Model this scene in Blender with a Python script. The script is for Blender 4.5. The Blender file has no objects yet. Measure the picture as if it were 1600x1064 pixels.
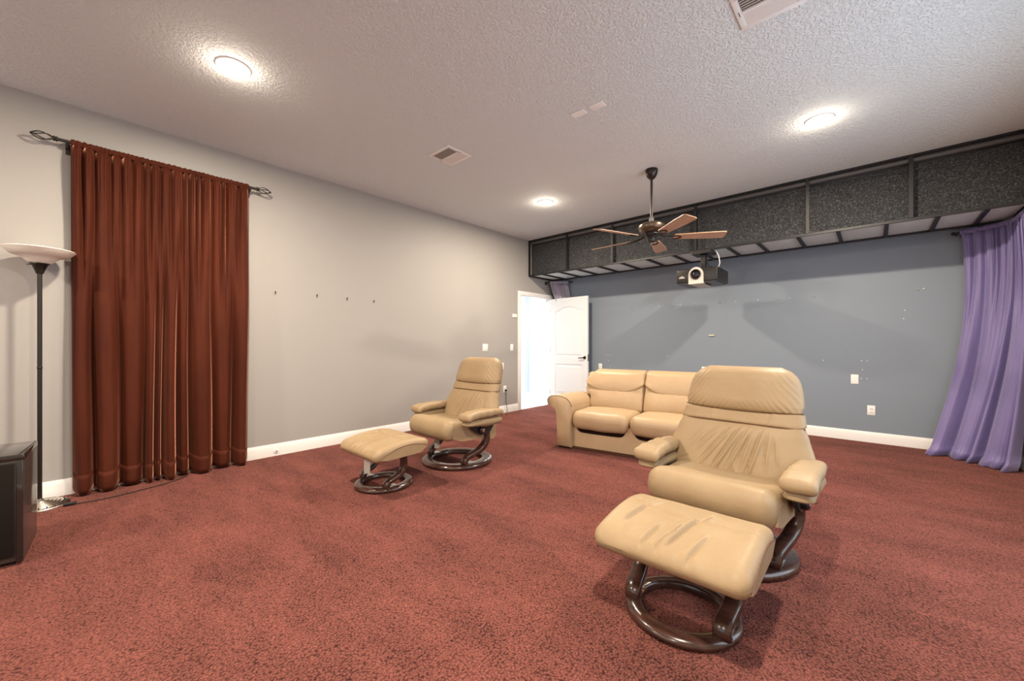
import bpy, math, random
from math import sin, cos, pi, sqrt, radians, exp
from mathutils import Vector, noise

SC = bpy.context.scene
COL = SC.collection
random.seed(7)

# ------------------------------------------------------------------ camera, world, lights, exposure
cam_d = bpy.data.cameras.new('camera')
cam = bpy.data.objects.new('camera', cam_d)
COL.objects.link(cam)
cam.location = (4.68, 0.0, 1.18)
cam.rotation_euler = (radians(90), 0, radians(42.27))
cam_d.sensor_width = 36
cam_d.lens = 36 * 622.74 / 1600
cam_d.shift_y = 5.1 / 1600
cam_d.clip_start = 0.02
SC.camera = cam

SC.view_settings.view_transform = 'Standard'
SC.view_settings.look = 'None'
SC.view_settings.gamma = 1
SC.view_settings.use_curve_mapping = False
SC.view_settings.exposure = 0.32

world = bpy.data.worlds.new('world')
SC.world = world
world.use_nodes = True
world.node_tree.nodes['Background'].inputs[0].default_value = (0.72, 0.84, 1.0, 1)
world.node_tree.nodes['Background'].inputs[1].default_value = 1.0

WARM = (1.0, 0.84, 0.66)
COOL = (0.74, 0.87, 1.0)
CEIL = 3.06


def area(name, loc, rot, sx, sy, energy, color, shape='RECTANGLE', spread=180):
    d = bpy.data.lights.new(name, 'AREA')
    d.shape = shape
    d.size = sx
    if shape in ('RECTANGLE', 'ELLIPSE'):
        d.size_y = sy
    d.energy = energy
    d.color = color
    d.spread = radians(spread)
    o = bpy.data.objects.new(name, d)
    COL.objects.link(o)
    o.location = loc
    o.rotation_euler = rot
    return o


# added fill at the unseen rear opening; daylight at the opening beside the violet drape
area('rear_fill', (2.9, -3.72, 1.65), (radians(-90), 0, 0), 3.6, 1.7, 104, (0.80, 0.93, 1.0))
area('daylight_side', (5.86, 3.0, 1.5), (0, radians(90), 0), 1.9, 2.2, 36, COOL)
# bright hall beyond the open door
area('hall_light', (-0.85, 6.42, 2.5), (0, 0, 0), 0.9, 0.7, 62, (0.86, 0.95, 1.0))
# recessed ceiling lamps
LAMPS = [(1.46, 0.73), (4.34, 4.21), (1.45, 4.21), (4.34, 0.73), (1.46, -2.3), (4.34, -2.3)]
for lx, ly in LAMPS:
    area('recessed_lamp_light', (lx, ly, CEIL - 0.02), (0, 0, 0), 0.15, 0.15, 74, WARM, 'DISK')
    pd_ = bpy.data.lights.new('ceiling_fill', 'POINT')     # added point light hung below the lens to brighten the ceiling
    pd_.energy = 3.0
    pd_.color = WARM
    pd_.shadow_soft_size = 0.03
    po_ = bpy.data.objects.new('ceiling_fill', pd_)
    COL.objects.link(po_)
    po_.location = (lx, ly, CEIL - 0.075)


# ------------------------------------------------------------------ materials
def nodes_of(m):
    nt = m.node_tree
    return nt.nodes, nt.links, nt.nodes['Principled BSDF']


def mat(name, color, rough=0.5, metal=0.0, spec=0.5, coat=0.0, emit=None, es=0.0):
    m = bpy.data.materials.new(name)
    m.use_nodes = True
    n, l, b = nodes_of(m)
    b.inputs['Base Color'].default_value = (*color, 1)
    b.inputs['Roughness'].default_value = rough
    b.inputs['Metallic'].default_value = metal
    b.inputs['Specular IOR Level'].default_value = spec
    b.inputs['Coat Weight'].default_value = coat
    if emit:
        b.inputs['Emission Color'].default_value = (*emit, 1)
        b.inputs['Emission Strength'].default_value = es
    return m


def add_noise(m, scale, c1, c2, lo=0.35, hi=0.65, detail=4, coord='Object', stretch=None, rough=0.6):
    n, l, b = nodes_of(m)
    tc = n.new('ShaderNodeTexCoord')
    nz = n.new('ShaderNodeTexNoise')
    nz.inputs['Scale'].default_value = scale
    nz.inputs['Detail'].default_value = detail
    nz.inputs['Roughness'].default_value = rough
    src = tc.outputs[coord]
    if stretch:
        mp = n.new('ShaderNodeMapping')
        mp.inputs['Scale'].default_value = stretch
        l.new(src, mp.inputs[0])
        src = mp.outputs[0]
    l.new(src, nz.inputs['Vector'])
    r = n.new('ShaderNodeValToRGB')
    r.color_ramp.elements[0].position = lo
    r.color_ramp.elements[1].position = hi
    r.color_ramp.elements[0].color = (*c1, 1)
    r.color_ramp.elements[1].color = (*c2, 1)
    l.new(nz.outputs['Fac'], r.inputs[0])
    l.new(r.outputs[0], b.inputs['Base Color'])
    return r, src


def add_bump(m, scale, strength, dist=0.01, detail=3, stretch=None, rough=0.5, coord='Object'):
    n, l, b = nodes_of(m)
    tc = n.new('ShaderNodeTexCoord')
    nz = n.new('ShaderNodeTexNoise')
    nz.inputs['Scale'].default_value = scale
    nz.inputs['Detail'].default_value = detail
    nz.inputs['Roughness'].default_value = rough
    src = tc.outputs[coord]
    if stretch:
        mp = n.new('ShaderNodeMapping')
        mp.inputs['Scale'].default_value = stretch
        l.new(src, mp.inputs[0])
        src = mp.outputs[0]
    l.new(src, nz.inputs['Vector'])
    bp = n.new('ShaderNodeBump')
    bp.inputs['Strength'].default_value = strength
    bp.inputs['Distance'].default_value = dist
    l.new(nz.outputs['Fac'], bp.inputs['Height'])
    l.new(bp.outputs[0], b.inputs['Normal'])
    return bp


M = {}
M['wall'] = mat('wall_paint', (0.385, 0.372, 0.355), 0.55, spec=0.35)
add_bump(M['wall'], 90, 0.12, 0.004, 4)
M['wall_back'] = mat('wall_paint_cool_tinted', (0.235, 0.28, 0.335), 0.5, spec=0.35)  # same paint as the other walls, cool light put into the colour
add_bump(M['wall_back'], 90, 0.12, 0.004, 4)
M['ceiling'] = mat('ceiling_texture_paint', (0.79, 0.84, 0.855), 0.8, spec=0.2)


def ceiling_nodes():
    m = M['ceiling']
    n, l, b = nodes_of(m)
    tc = n.new('ShaderNodeTexCoord')
    v = n.new('ShaderNodeTexNoise')
    v.inputs['Scale'].default_value = 56
    v.inputs['Detail'].default_value = 3
    v.inputs['Roughness'].default_value = 0.55
    v.inputs['Distortion'].default_value = 0.6
    l.new(tc.outputs['Object'], v.inputs['Vector'])
    r = n.new('ShaderNodeValToRGB')
    r.color_ramp.elements[0].position = 0.40
    r.color_ramp.elements[1].position = 0.58
    l.new(v.outputs['Fac'], r.inputs[0])
    bp = n.new('ShaderNodeBump')
    bp.inputs['Strength'].default_value = 0.7
    bp.inputs['Distance'].default_value = 0.007
    l.new(r.outputs[0], bp.inputs['Height'])
    l.new(bp.outputs[0], b.inputs['Normal'])


ceiling_nodes()

M['carpet'] = mat('carpet_backing', (0.20, 0.055, 0.05), 0.95, spec=0.1)


def carpet_nodes(m, lo_c, hi_c):
    n, l, b = nodes_of(m)
    tc = n.new('ShaderNodeTexCoord')

    def noise_node(scale, detail, rough=0.5, vec=None):
        q = n.new('ShaderNodeTexNoise')
        q.inputs['Scale'].default_value = scale
        q.inputs['Detail'].default_value = detail
        q.inputs['Roughness'].default_value = rough
        l.new(vec or tc.outputs['Object'], q.inputs['Vector'])
        return q

    def madd(x, k, c):
        q = n.new('ShaderNodeMath')
        q.operation = 'MULTIPLY_ADD'
        q.inputs[1].default_value = k
        l.new(x, q.inputs[0])
        if isinstance(c, float):
            q.inputs[2].default_value = c
        else:
            l.new(c, q.inputs[2])
        return q.outputs[0]
    mp = n.new('ShaderNodeMapping')
    mp.inputs['Scale'].default_value = (0.9, 2.4, 1)
    mp.inputs['Rotation'].default_value = (0, 0, radians(-52))
    l.new(tc.outputs['Object'], mp.inputs[0])
    big = noise_node(1.5, 3, 0.6, mp.outputs[0])          # brushed nap
    med = noise_node(17, 3)
    wob = noise_node(60, 2)
    vm = n.new('ShaderNodeVectorMath'); vm.operation = 'MULTIPLY_ADD'
    vm.inputs[1].default_value = (0.012, 0.012, 0.012)
    l.new(wob.outputs['Color'], vm.inputs[0]); l.new(tc.outputs['Object'], vm.inputs[2])
    vo = n.new('ShaderNodeTexVoronoi')                    # single tufts
    vo.inputs['Scale'].default_value = 112
    l.new(vm.outputs[0], vo.inputs['Vector'])
    fine = noise_node(130, 3, 0.7)
    t = madd(vo.outputs['Distance'], -1.30, 1.15)
    t = madd(fine.outputs['Fac'], 0.75, t)
    h = t
    t = madd(big.outputs['Fac'], 0.95, t)
    t = madd(med.outputs['Fac'], 0.34, t)
    r = n.new('ShaderNodeValToRGB')
    r.color_ramp.elements[0].position = 0.0
    r.color_ramp.elements[1].position = 1.0
    r.color_ramp.elements[0].color = (*lo_c, 1)
    r.color_ramp.elements[1].color = (*hi_c, 1)
    mr = n.new('ShaderNodeMapRange')
    mr.inputs['From Min'].default_value = 0.98
    mr.inputs['From Max'].default_value = 2.08
    l.new(t, mr.inputs['Value'])
    l.new(mr.outputs[0], r.inputs[0])
    l.new(r.outputs[0], b.inputs['Base Color'])
    bp = n.new('ShaderNodeBump')
    bp.inputs['Strength'].default_value = 1.0
    bp.inputs['Distance'].default_value = 0.010
    l.new(h, bp.inputs['Height'])
    l.new(bp.outputs[0], b.inputs['Normal'])
    b.inputs['Sheen Weight'].default_value = 0.15
    b.inputs['Sheen Tint'].default_value = (0.9, 0.5, 0.45, 1)


carpet_nodes(M['carpet'], (0.028, 0.005, 0.004), (0.35, 0.110, 0.086))

M['white'] = mat('white_trim_paint', (0.86, 0.85, 0.83), 0.35)
M['white_plastic'] = mat('white_plastic', (0.92, 0.91, 0.88), 0.35)
M['door'] = mat('door_paint', (0.80, 0.82, 0.84), 0.35)
M['hall'] = mat('hall_white_paint', (0.86, 0.87, 0.88), 0.6)
M['hall_floor'] = mat('hall_floor_tile', (0.80, 0.80, 0.80), 0.3)
M['black_metal'] = mat('black_metal', (0.018, 0.018, 0.02), 0.45, 0.3)
M['rail_grey'] = mat('charcoal_tube', (0.10, 0.098, 0.10), 0.5, 0.2)
M['bronze'] = mat('dark_bronze', (0.045, 0.04, 0.036), 0.32, 0.75)
M['fan_motor'] = mat('fan_bronze', (0.12, 0.085, 0.06), 0.35, 0.7)
M['iron'] = mat('wrought_iron', (0.05, 0.045, 0.042), 0.45, 0.6)
M['chrome'] = mat('polished_steel', (0.7, 0.69, 0.66), 0.2, 1.0)
M['nickel'] = mat('brushed_nickel', (0.62, 0.58, 0.50), 0.28, 1.0)
M['black_plastic'] = mat('black_plastic', (0.012, 0.012, 0.013), 0.4)
M['gloss_black'] = mat('gloss_black_lacquer', (0.02, 0.018, 0.017), 0.12, coat=0.6)
M['speaker_side'] = mat('dark_brown_lacquer', (0.045, 0.038, 0.034), 0.3, coat=0.3)
add_bump(M['speaker_side'], 60, 0.05, 0.003)
M['grille'] = mat('speaker_grille_cloth', (0.012, 0.009, 0.007), 0.8, spec=0.2)
add_bump(M['grille'], 500, 0.3, 0.002)
M['projector'] = mat('projector_black', (0.014, 0.012, 0.012), 0.35)
M['projector_face'] = mat('projector_silver', (0.62, 0.58, 0.52), 0.4, 0.1)
M['lens_glass'] = mat('lens_glass', (0.01, 0.01, 0.015), 0.05, coat=1.0)
M['print'] = mat('silver_print', (0.55, 0.52, 0.5), 0.5)
M['dark_hole'] = mat('dark_hole', (0.02, 0.02, 0.02), 0.9)
M['vent_back'] = mat('vent_shadow_grey', (0.48, 0.46, 0.42), 0.8)
M['cable_white'] = mat('white_cable', (0.75, 0.75, 0.75), 0.5)
M['cable_black'] = mat('black_cable', (0.015, 0.015, 0.016), 0.5)
M['lamp_on'] = mat('lamp_diffuser', (0.9, 0.9, 0.88), 0.4, emit=(1.0, 0.93, 0.80), es=14)
M['alabaster'] = mat('alabaster_glass', (0.88, 0.84, 0.75), 0.25)
M['yellow_clip'] = mat('pale_yellow_plastic', (0.75, 0.72, 0.45), 0.5)
M['tag'] = mat('paper_tag', (0.62, 0.58, 0.52), 0.7)

M['leather'] = mat('tan_leather', (0.62, 0.42, 0.235), 0.5, spec=0.35)


def leather_nodes(m, c1, c2):
    n, l, b = nodes_of(m)
    add_noise(m, 3.5, c1, c2, 0.3, 0.7, 4)
    tc = n.new('ShaderNodeTexCoord')
    v = n.new('ShaderNodeTexVoronoi'); v.inputs['Scale'].default_value = 260
    l.new(tc.outputs['Object'], v.inputs['Vector'])
    z = n.new('ShaderNodeTexNoise'); z.inputs['Scale'].default_value = 16
    z.inputs['Detail'].default_value = 4
    l.new(tc.outputs['Object'], z.inputs['Vector'])
    a = n.new('ShaderNodeMath'); a.operation = 'MULTIPLY_ADD'; a.inputs[1].default_value = 0.06
    l.new(v.outputs['Distance'], a.inputs[0]); l.new(z.outputs['Fac'], a.inputs[2])
    bp = n.new('ShaderNodeBump'); bp.inputs['Strength'].default_value = 0.22
    bp.inputs['Distance'].default_value = 0.012
    l.new(a.outputs[0], bp.inputs['Height']); l.new(bp.outputs[0], b.inputs['Normal'])


leather_nodes(M['leather'], (0.315, 0.224, 0.126), (0.365, 0.265, 0.154))
M['leather_sofa'] = mat('sand_leather', (0.66, 0.44, 0.25), 0.45, spec=0.4)
leather_nodes(M['leather_sofa'], (0.40, 0.278, 0.160), (0.45, 0.318, 0.188))
M['piping'] = mat('brown_seam', (0.14, 0.07, 0.035), 0.6)
M['under'] = mat('brown_underside_cloth', (0.07, 0.03, 0.02), 0.9, spec=0.1)
M['wood'] = mat('dark_stained_wood', (0.05, 0.022, 0.016), 0.22, coat=0.4)
add_noise(M['wood'], 7, (0.028, 0.013, 0.010), (0.075, 0.032, 0.022), 0.3, 0.7, 5, stretch=(1, 6, 6))
M['blade'] = mat('fan_blade_wood', (0.36, 0.19, 0.11), 0.4)
add_noise(M['blade'], 10, (0.44, 0.25, 0.15), (0.55, 0.34, 0.22), 0.3, 0.7, 5, stretch=(1, 12, 1))

M['velvet'] = mat('rust_velvet', (0.15, 0.030, 0.012), 0.75, spec=0.15)
add_noise(M['velvet'], 5, (0.050, 0.0105, 0.0045), (0.088, 0.019, 0.008), 0.3, 0.7, 5, stretch=(1, 1, 0.25))
b_ = nodes_of(M['velvet'])[2]
b_.inputs['Sheen Weight'].default_value = 0.6
b_.inputs['Sheen Roughness'].default_value = 0.25
b_.inputs['Sheen Tint'].default_value = (1.0, 0.45, 0.30, 1)
M['satin'] = mat('violet_satin', (0.27, 0.20, 0.46), 0.42, spec=0.5)
add_noise(M['satin'], 4, (0.165, 0.135, 0.32), (0.23, 0.195, 0.43), 0.3, 0.7, 4, stretch=(1, 1, 0.2))
nodes_of(M['satin'])[2].inputs['Sheen Weight'].default_value = 0.3
M['satin_highlit'] = mat('highlit_violet_satin', (0.42, 0.38, 0.46), 0.38, spec=0.5)  # lighter copy of the violet satin, highlights put into the colour

M['fibre'] = mat('black_speckled_fibre', (0.05, 0.05, 0.052), 0.7, spec=0.4)


def fibre_nodes():
    m = M['fibre']
    n, l, b = nodes_of(m)
    tc = n.new('ShaderNodeTexCoord')
    z = n.new('ShaderNodeTexNoise'); z.inputs['Scale'].default_value = 75
    z.inputs['Detail'].default_value = 6; z.inputs['Roughness'].default_value = 0.8
    l.new(tc.outputs['Object'], z.inputs['Vector'])
    r = n.new('ShaderNodeValToRGB')
    r.color_ramp.elements[0].position = 0.42; r.color_ramp.elements[0].color = (0.012, 0.012, 0.013, 1)
    r.color_ramp.elements[1].position = 0.72; r.color_ramp.elements[1].color = (0.29, 0.31, 0.33, 1)
    e = r.color_ramp.elements.new(0.56); e.color = (0.052, 0.055, 0.06, 1)
    l.new(z.outputs['Fac'], r.inputs[0]); l.new(r.outputs[0], b.inputs['Base Color'])
    w = n.new('ShaderNodeTexNoise'); w.inputs['Scale'].default_value = 3
    w.inputs['Detail'].default_value = 3
    mp = n.new('ShaderNodeMapping'); mp.inputs['Scale'].default_value = (0.25, 1, 4)
    l.new(tc.outputs['Object'], mp.inputs[0]); l.new(mp.outputs[0], w.inputs['Vector'])
    a = n.new('ShaderNodeMath'); a.operation = 'MULTIPLY_ADD'; a.inputs[1].default_value = 0.25
    l.new(z.outputs['Fac'], a.inputs[0]); l.new(w.outputs['Fac'], a.inputs[2])
    bp = n.new('ShaderNodeBump'); bp.inputs['Strength'].default_value = 0.8
    bp.inputs['Distance'].default_value = 0.05
    l.new(a.outputs[0], bp.inputs['Height']); l.new(bp.outputs[0], b.inputs['Normal'])


fibre_nodes()
M['panel'] = mat('frosted_panel', (0.74, 0.75, 0.73), 0.35)
add_noise(M['panel'], 3, (0.70, 0.77, 0.765), (0.78, 0.86, 0.86), 0.3, 0.7, 3)


# ------------------------------------------------------------------ mesh helpers
class MB:
    """collects vertices and faces of ONE mesh"""

    def __init__(s):
        s.v, s.f = [], []

    def add(s, vs, fs):
        k = len(s.v)
        s.v += [tuple(p) for p in vs]
        s.f += [tuple(i + k for i in q) for q in fs]
        return s

    def box(s, x0, x1, y0, y1, z0, z1):
        vs = [(x, y, z) for z in (z0, z1) for y in (y0, y1) for x in (x0, x1)]
        return s.add(vs, [(0, 2, 3, 1), (4, 5, 7, 6), (0, 1, 5, 4), (2, 6, 7, 3), (0, 4, 6, 2), (1, 3, 7, 5)])

    def rbox(s, x0, x1, y0, y1, z0, z1, r, n=2):
        """box with rounded edges"""
        hx, hy, hz = (x1 - x0) / 2, (y1 - y0) / 2, (z1 - z0) / 2
        c = ((x0 + x1) / 2, (y0 + y1) / 2, (z0 + z1) / 2)
        r = min(r, hx * .98, hy * .98, hz * .98)

        def ticks(h):
            t = [-h + r * (1 - cos(pi / 2 * i / n)) for i in range(n + 1)]
            return t + [-q for q in reversed(t)]

        return s.rgrid(c, (hx, hy, hz), r, [ticks(hx), ticks(hy), ticks(hz)])

    def rgrid(s, c, h, r, T, fn=None):
        idx = {}
        vs, fs = [], []

        def vert(i, j, k):
            key = (i, j, k)
            if key not in idx:
                p = [T[0][i], T[1][j], T[2][k]]
                q = [max(-(h[a] - r), min(h[a] - r, p[a])) for a in range(3)]
                d = [p[a] - q[a] for a in range(3)]
                L = sqrt(sum(e * e for e in d))
                if L > 1e-9:
                    p = [q[a] + d[a] / L * r for a in range(3)]
                if fn:
                    p = fn(*p)
                idx[key] = len(vs)
                vs.append((p[0] + c[0], p[1] + c[1], p[2] + c[2]))
            return idx[key]

        nx, ny, nz = len(T[0]) - 1, len(T[1]) - 1, len(T[2]) - 1
        for i in range(nx):
            for j in range(ny):
                fs.append((vert(i, j, 0), vert(i, j + 1, 0), vert(i + 1, j + 1, 0), vert(i + 1, j, 0)))
                fs.append((vert(i, j, nz), vert(i + 1, j, nz), vert(i + 1, j + 1, nz), vert(i, j + 1, nz)))
        for i in range(nx):
            for k in range(nz):
                fs.append((vert(i, 0, k), vert(i + 1, 0, k), vert(i + 1, 0, k + 1), vert(i, 0, k + 1)))
                fs.append((vert(i, ny, k), vert(i, ny, k + 1), vert(i + 1, ny, k + 1), vert(i + 1, ny, k)))
        for j in range(ny):
            for k in range(nz):
                fs.append((vert(0, j, k), vert(0, j, k + 1), vert(0, j + 1, k + 1), vert(0, j + 1, k)))
                fs.append((vert(nx, j, k), vert(nx, j + 1, k), vert(nx, j + 1, k + 1), vert(nx, j, k + 1)))
        return s.add(vs, fs)

    def cushion(s, c, size, r, fn, n=(36, 20, 14)):
        """rounded block about c with its surface points passed through fn(x, y, z)"""
        h = tuple(q / 2 for q in size)
        T = []
        for a in range(3):
            rr = min(r, *[q * .98 for q in h])
            m = n[a]
            e = max(3, m // 4)
            lo = [-h[a] + rr * (1 - cos(pi / 2 * i / e)) for i in range(e)]
            q_ = max(1, m - 2 * e)
            mid = [-h[a] + rr + (2 * h[a] - 2 * rr) * i / q_ for i in range(1, q_)]
            lo = lo + [-h[a] + rr]
            T.append(lo + mid + [-q for q in reversed(lo)])
        return s.rgrid(c, h, min(r, *[q * .98 for q in h]), T, fn)

    def tube(s, pts, r, n=10, caps=True, closed=False):
        pts = [Vector(p) for p in pts]
        m = len(pts)
        rs = r if isinstance(r, (list, tuple)) else [r] * m
        vs, fs = [], []
        up = None
        for i, p in enumerate(pts):
            if closed:
                t = pts[(i + 1) % m] - pts[i - 1]
            else:
                t = pts[min(i + 1, m - 1)] - pts[max(i - 1, 0)]
            t.normalize()
            if up is None:
                up = Vector((0, 0, 1)) if abs(t.z) < 0.9 else Vector((1, 0, 0))
            a = up - t * up.dot(t)
            if a.length < 1e-6:
                a = t.orthogonal()
            a.normalize()
            up = a
            b = t.cross(a)
            for k in range(n):
                w = 2 * pi * k / n
                vs.append(p + (a * cos(w) + b * sin(w)) * rs[i])
        for i in range(m if closed else m - 1):
            for k in range(n):
                i2 = (i + 1) % m
                fs.append((i * n + k, i * n + (k + 1) % n, i2 * n + (k + 1) % n, i2 * n + k))
        if caps and not closed:
            fs.append(tuple(reversed(range(n))))
            fs.append(tuple((m - 1) * n + k for k in range(n)))
        return s.add(vs, fs)

    def lathe(s, prof, c=(0, 0, 0), n=32, axis='z', closed=False):
        """prof: list of (radius, height)"""
        vs, fs = [], []
        for r, h in prof:
            for k in range(n):
                w = 2 * pi * k / n
                x, y = r * cos(w), r * sin(w)
                p = (x, y, h) if axis == 'z' else ((h, x, y) if axis == 'x' else (y, h, x))
                vs.append((p[0] + c[0], p[1] + c[1], p[2] + c[2]))
        m = len(prof)
        for i in range(m if closed else m - 1):
            j = (i + 1) % m
            for k in range(n):
                fs.append((i * n + k, i * n + (k + 1) % n, j * n + (k + 1) % n, j * n + k))
        if not closed:
            if prof[0][0] > 1e-6:
                fs.append(tuple(reversed(range(n))))
            if prof[-1][0] > 1e-6:
                fs.append(tuple((m - 1) * n + k for k in range(n)))
        return s.add(vs, fs)

    def prism(s, poly, a, b, axis='y'):
        """poly of (u, w) extruded from a to b along axis; y: u=x w=z, x: u=y w=z, z: u=x w=y"""
        def P3(u, w, t):
            return (u, t, w) if axis == 'y' else ((t, u, w) if axis == 'x' else (u, w, t))
        n = len(poly)
        vs = [P3(u, w, a) for u, w in poly] + [P3(u, w, b) for u, w in poly]
        fs = [tuple(range(n)), tuple(reversed(range(n, 2 * n)))]
        fs += [(i, i + n, (i + 1) % n + n, (i + 1) % n) for i in range(n)]
        return s.add(vs, fs)

    def grid(s, nu, nv, fn):
        vs = [fn(i / nu, j / nv) for j in range(nv + 1) for i in range(nu + 1)]
        fs = [(j * (nu + 1) + i, j * (nu + 1) + i + 1, (j + 1) * (nu + 1) + i + 1, (j + 1) * (nu + 1) + i)
              for j in range(nv) for i in range(nu)]
        return s.add(vs, fs)

    def band(s, path, x_of, w, t):
        """flat laminated strip: path of (y, z), centred at x_of(i), width w along x, thickness t"""
        n = len(path)
        vs, fs = [], []
        sec = [(-.5, -.3), (-.42, -.5), (.42, -.5), (.5, -.3), (.5, .3), (.42, .5), (-.42, .5), (-.5, .3)]
        m = len(sec)
        for i, (y, z) in enumerate(path):
            y0, z0 = path[max(0, i - 1)]
            y1, z1 = path[min(n - 1, i + 1)]
            L = sqrt((y1 - y0) ** 2 + (z1 - z0) ** 2)
            ny, nz = -(z1 - z0) / L, (y1 - y0) / L
            for a, b in sec:
                vs.append((x_of(i / (n - 1)) + a * w, y + ny * b * t, z + nz * b * t))
        for i in range(n - 1):
            for k in range(m):
                fs.append((i * m + k, i * m + (k + 1) % m, (i + 1) * m + (k + 1) % m, (i + 1) * m + k))
        fs.append(tuple(reversed(range(m))))
        fs.append(tuple((n - 1) * m + k for k in range(m)))
        return s.add(vs, fs)

    def solid(s, t, dirn):
        """gives an open sheet a thickness t along dirn"""
        k = len(s.v)
        d = Vector(dirn).normalized() * t
        edges = {}
        for f in s.f:
            for i in range(len(f)):
                e = (f[i], f[(i + 1) % len(f)])
                edges[e] = 1
        fs = list(s.f)
        s.v += [tuple(Vector(p) + d) for p in s.v]
        s.f += [tuple(i + k for i in reversed(f)) for f in fs]
        for (a, b) in list(edges):
            if (b, a) not in edges:
                s.f.append((b, a, a + k, b + k))
        return s

    def build(s, name, m, parent=None, world=False, smooth=True, angle=40):
        me = bpy.data.meshes.new(name)
        vs = s.v
        if world and parent is not None:
            ox, oy, oz = parent['_loc']
            vs = [(x - ox, y - oy, z - oz) for x, y, z in vs]
        me.from_pydata(vs, [], s.f)
        me.validate()
        import bmesh
        bm = bmesh.new()
        bm.from_mesh(me)
        bmesh.ops.recalc_face_normals(bm, faces=bm.faces)
        bm.to_mesh(me)
        bm.free()
        if smooth:
            me.polygons.foreach_set('use_smooth', [True] * len(me.polygons))
            me.set_sharp_from_angle(angle=radians(angle))
        me.materials.append(m)
        o = bpy.data.objects.new(name, me)
        COL.objects.link(o)
        if parent is not None:
            o.parent = parent
        return o


def tag(o, label=None, cat=None, group=None, kind=None):
    if label:
        o['label'] = label
    if cat:
        o['category'] = cat
    if group:
        o['group'] = group
    if kind:
        o['kind'] = kind
    return o


def thing(name, label, cat, loc=(0, 0, 0), rz=0.0, group=None):
    o = bpy.data.objects.new(name, None)
    COL.objects.link(o)
    o.location = loc
    o.rotation_euler = (0, 0, rz)
    o.empty_display_size = 0.1
    o['_loc'] = loc
    return tag(o, label, cat, group)


def structure(o, label=None):
    o['kind'] = 'structure'
    if label:
        o['label'] = label
    return o


def dup(root, loc, rz, label, group=None):
    r = root.copy()
    COL.objects.link(r)
    r.location = loc
    r.rotation_euler = (0, 0, rz)
    r['label'] = label
    if group:
        r['group'] = group
    for ch in list(root.children):
        c = ch.copy()
        COL.objects.link(c)
        c.parent = r
        for g in list(ch.children):
            d = g.copy()
            COL.objects.link(d)
            d.parent = c
    return r


def smoothstep(a, b, x):
    t = max(0.0, min(1.0, (x - a) / (b - a)))
    return t * t * (3 - 2 * t)


def lerp_table(tab, v):
    for (a, p), (b, q) in zip(tab, tab[1:]):
        if v <= b:
            t = 0 if b == a else max(0, (v - a) / (b - a))
            return p + (q - p) * t
    return tab[-1][1]


def smooth_table(tab, v):
    pts = tab
    if v <= pts[0][0]:
        return pts[0][1]
    if v >= pts[-1][0]:
        return pts[-1][1]
    for i in range(len(pts) - 1):
        if pts[i][0] <= v <= pts[i + 1][0]:
            t = (v - pts[i][0]) / (pts[i + 1][0] - pts[i][0])
            p0 = pts[max(0, i - 1)][1]; p1 = pts[i][1]; p2 = pts[i + 1][1]; p3 = pts[min(len(pts) - 1, i + 2)][1]
            return 0.5 * (2 * p1 + (p2 - p0) * t + (2 * p0 - 5 * p1 + 4 * p2 - p3) * t * t + (3 * p1 - p0 - 3 * p2 + p3) * t ** 3)


# ------------------------------------------------------------------ room shell
XR, YB, YF = 5.72, 6.42, -3.7          # wall beside the violet drape, back wall, rear wall
D0, D1, DH = 5.37, 6.27, 2.05          # doorway in the wall at x = 0
W = 0.12

structure(MB().box(0, XR, YF, YB, -0.12, 0).build('floor', M['carpet'], smooth=False), 'red-brown cut pile carpet covering the whole room')
structure(MB().box(-0.0, XR, YF, YB, CEIL, CEIL + 0.1).build('ceiling', M['ceiling'], smooth=False), 'off-white textured ceiling')
wl = MB().box(-W, 0, YF - W, D0, 0, CEIL + .1).box(-W, 0, D0, D1, DH, CEIL + .1).box(-W, 0, D1, YB + W, 0, CEIL + .1)
structure(wl.build('wall_left', M['wall'], smooth=False), 'grey painted wall with the doorway')
structure(MB().box(0, XR + W, YB, YB + W, 0, CEIL + .1).build('wall_back', M['wall_back'], smooth=False), 'blue-grey wall behind the sofa, cool light put into its colour')
# wall beside the violet drape, with a window opening
wy0, wy1, wz0, wz1 = 1.9, 4.1, 0.55, 2.45
wr = MB().box(XR, XR + W, YF - W, wy0, 0, CEIL + .1).box(XR, XR + W, wy1, YB, 0, CEIL + .1)
wr.box(XR, XR + W, wy0, wy1, 0, wz0).box(XR, XR + W, wy0, wy1, wz1, CEIL + .1)
structure(wr.build('wall_right', M['wall'], smooth=False))
rx0, rx1, rz0, rz1 = 1.1, 4.7, 0.8, 2.5
wf = MB().box(0, rx0, YF - W, YF, 0, CEIL + .1).box(rx1, XR, YF - W, YF, 0, CEIL + .1)
wf.box(rx0, rx1, YF - W, YF, 0, rz0).box(rx0, rx1, YF - W, YF, rz1, CEIL + .1)
structure(wf.build('wall_front', M['wall'], smooth=False))
# window frames in unseen walls; the rear one is added for the fill light
w1 = MB()
for y in (wy0, (wy0 + wy1) / 2 - .03, wy1 - .06):
    w1.box(XR + .03, XR + .09, y, y + .06, wz0 + .06, wz1 - .06)
w1.box(XR + .03, XR + .09, wy0, wy1, wz0, wz0 + .06).box(XR + .03, XR + .09, wy0, wy1, wz1 - .06, wz1)
structure(w1.build('window_1', M['white'], smooth=False))
w2 = MB()
for x in (rx0, (rx0 + rx1) / 2 - .03, rx1 - .06):
    w2.box(x, x + .06, YF - .09, YF - .03, rz0 + .06, rz1 - .06)
w2.box(rx0, rx1, YF - .09, YF - .03, rz0, rz0 + .06).box(rx0, rx1, YF - .09, YF - .03, rz1 - .06, rz1)
structure(w2.build('fill_window', M['white'], smooth=False))


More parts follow.
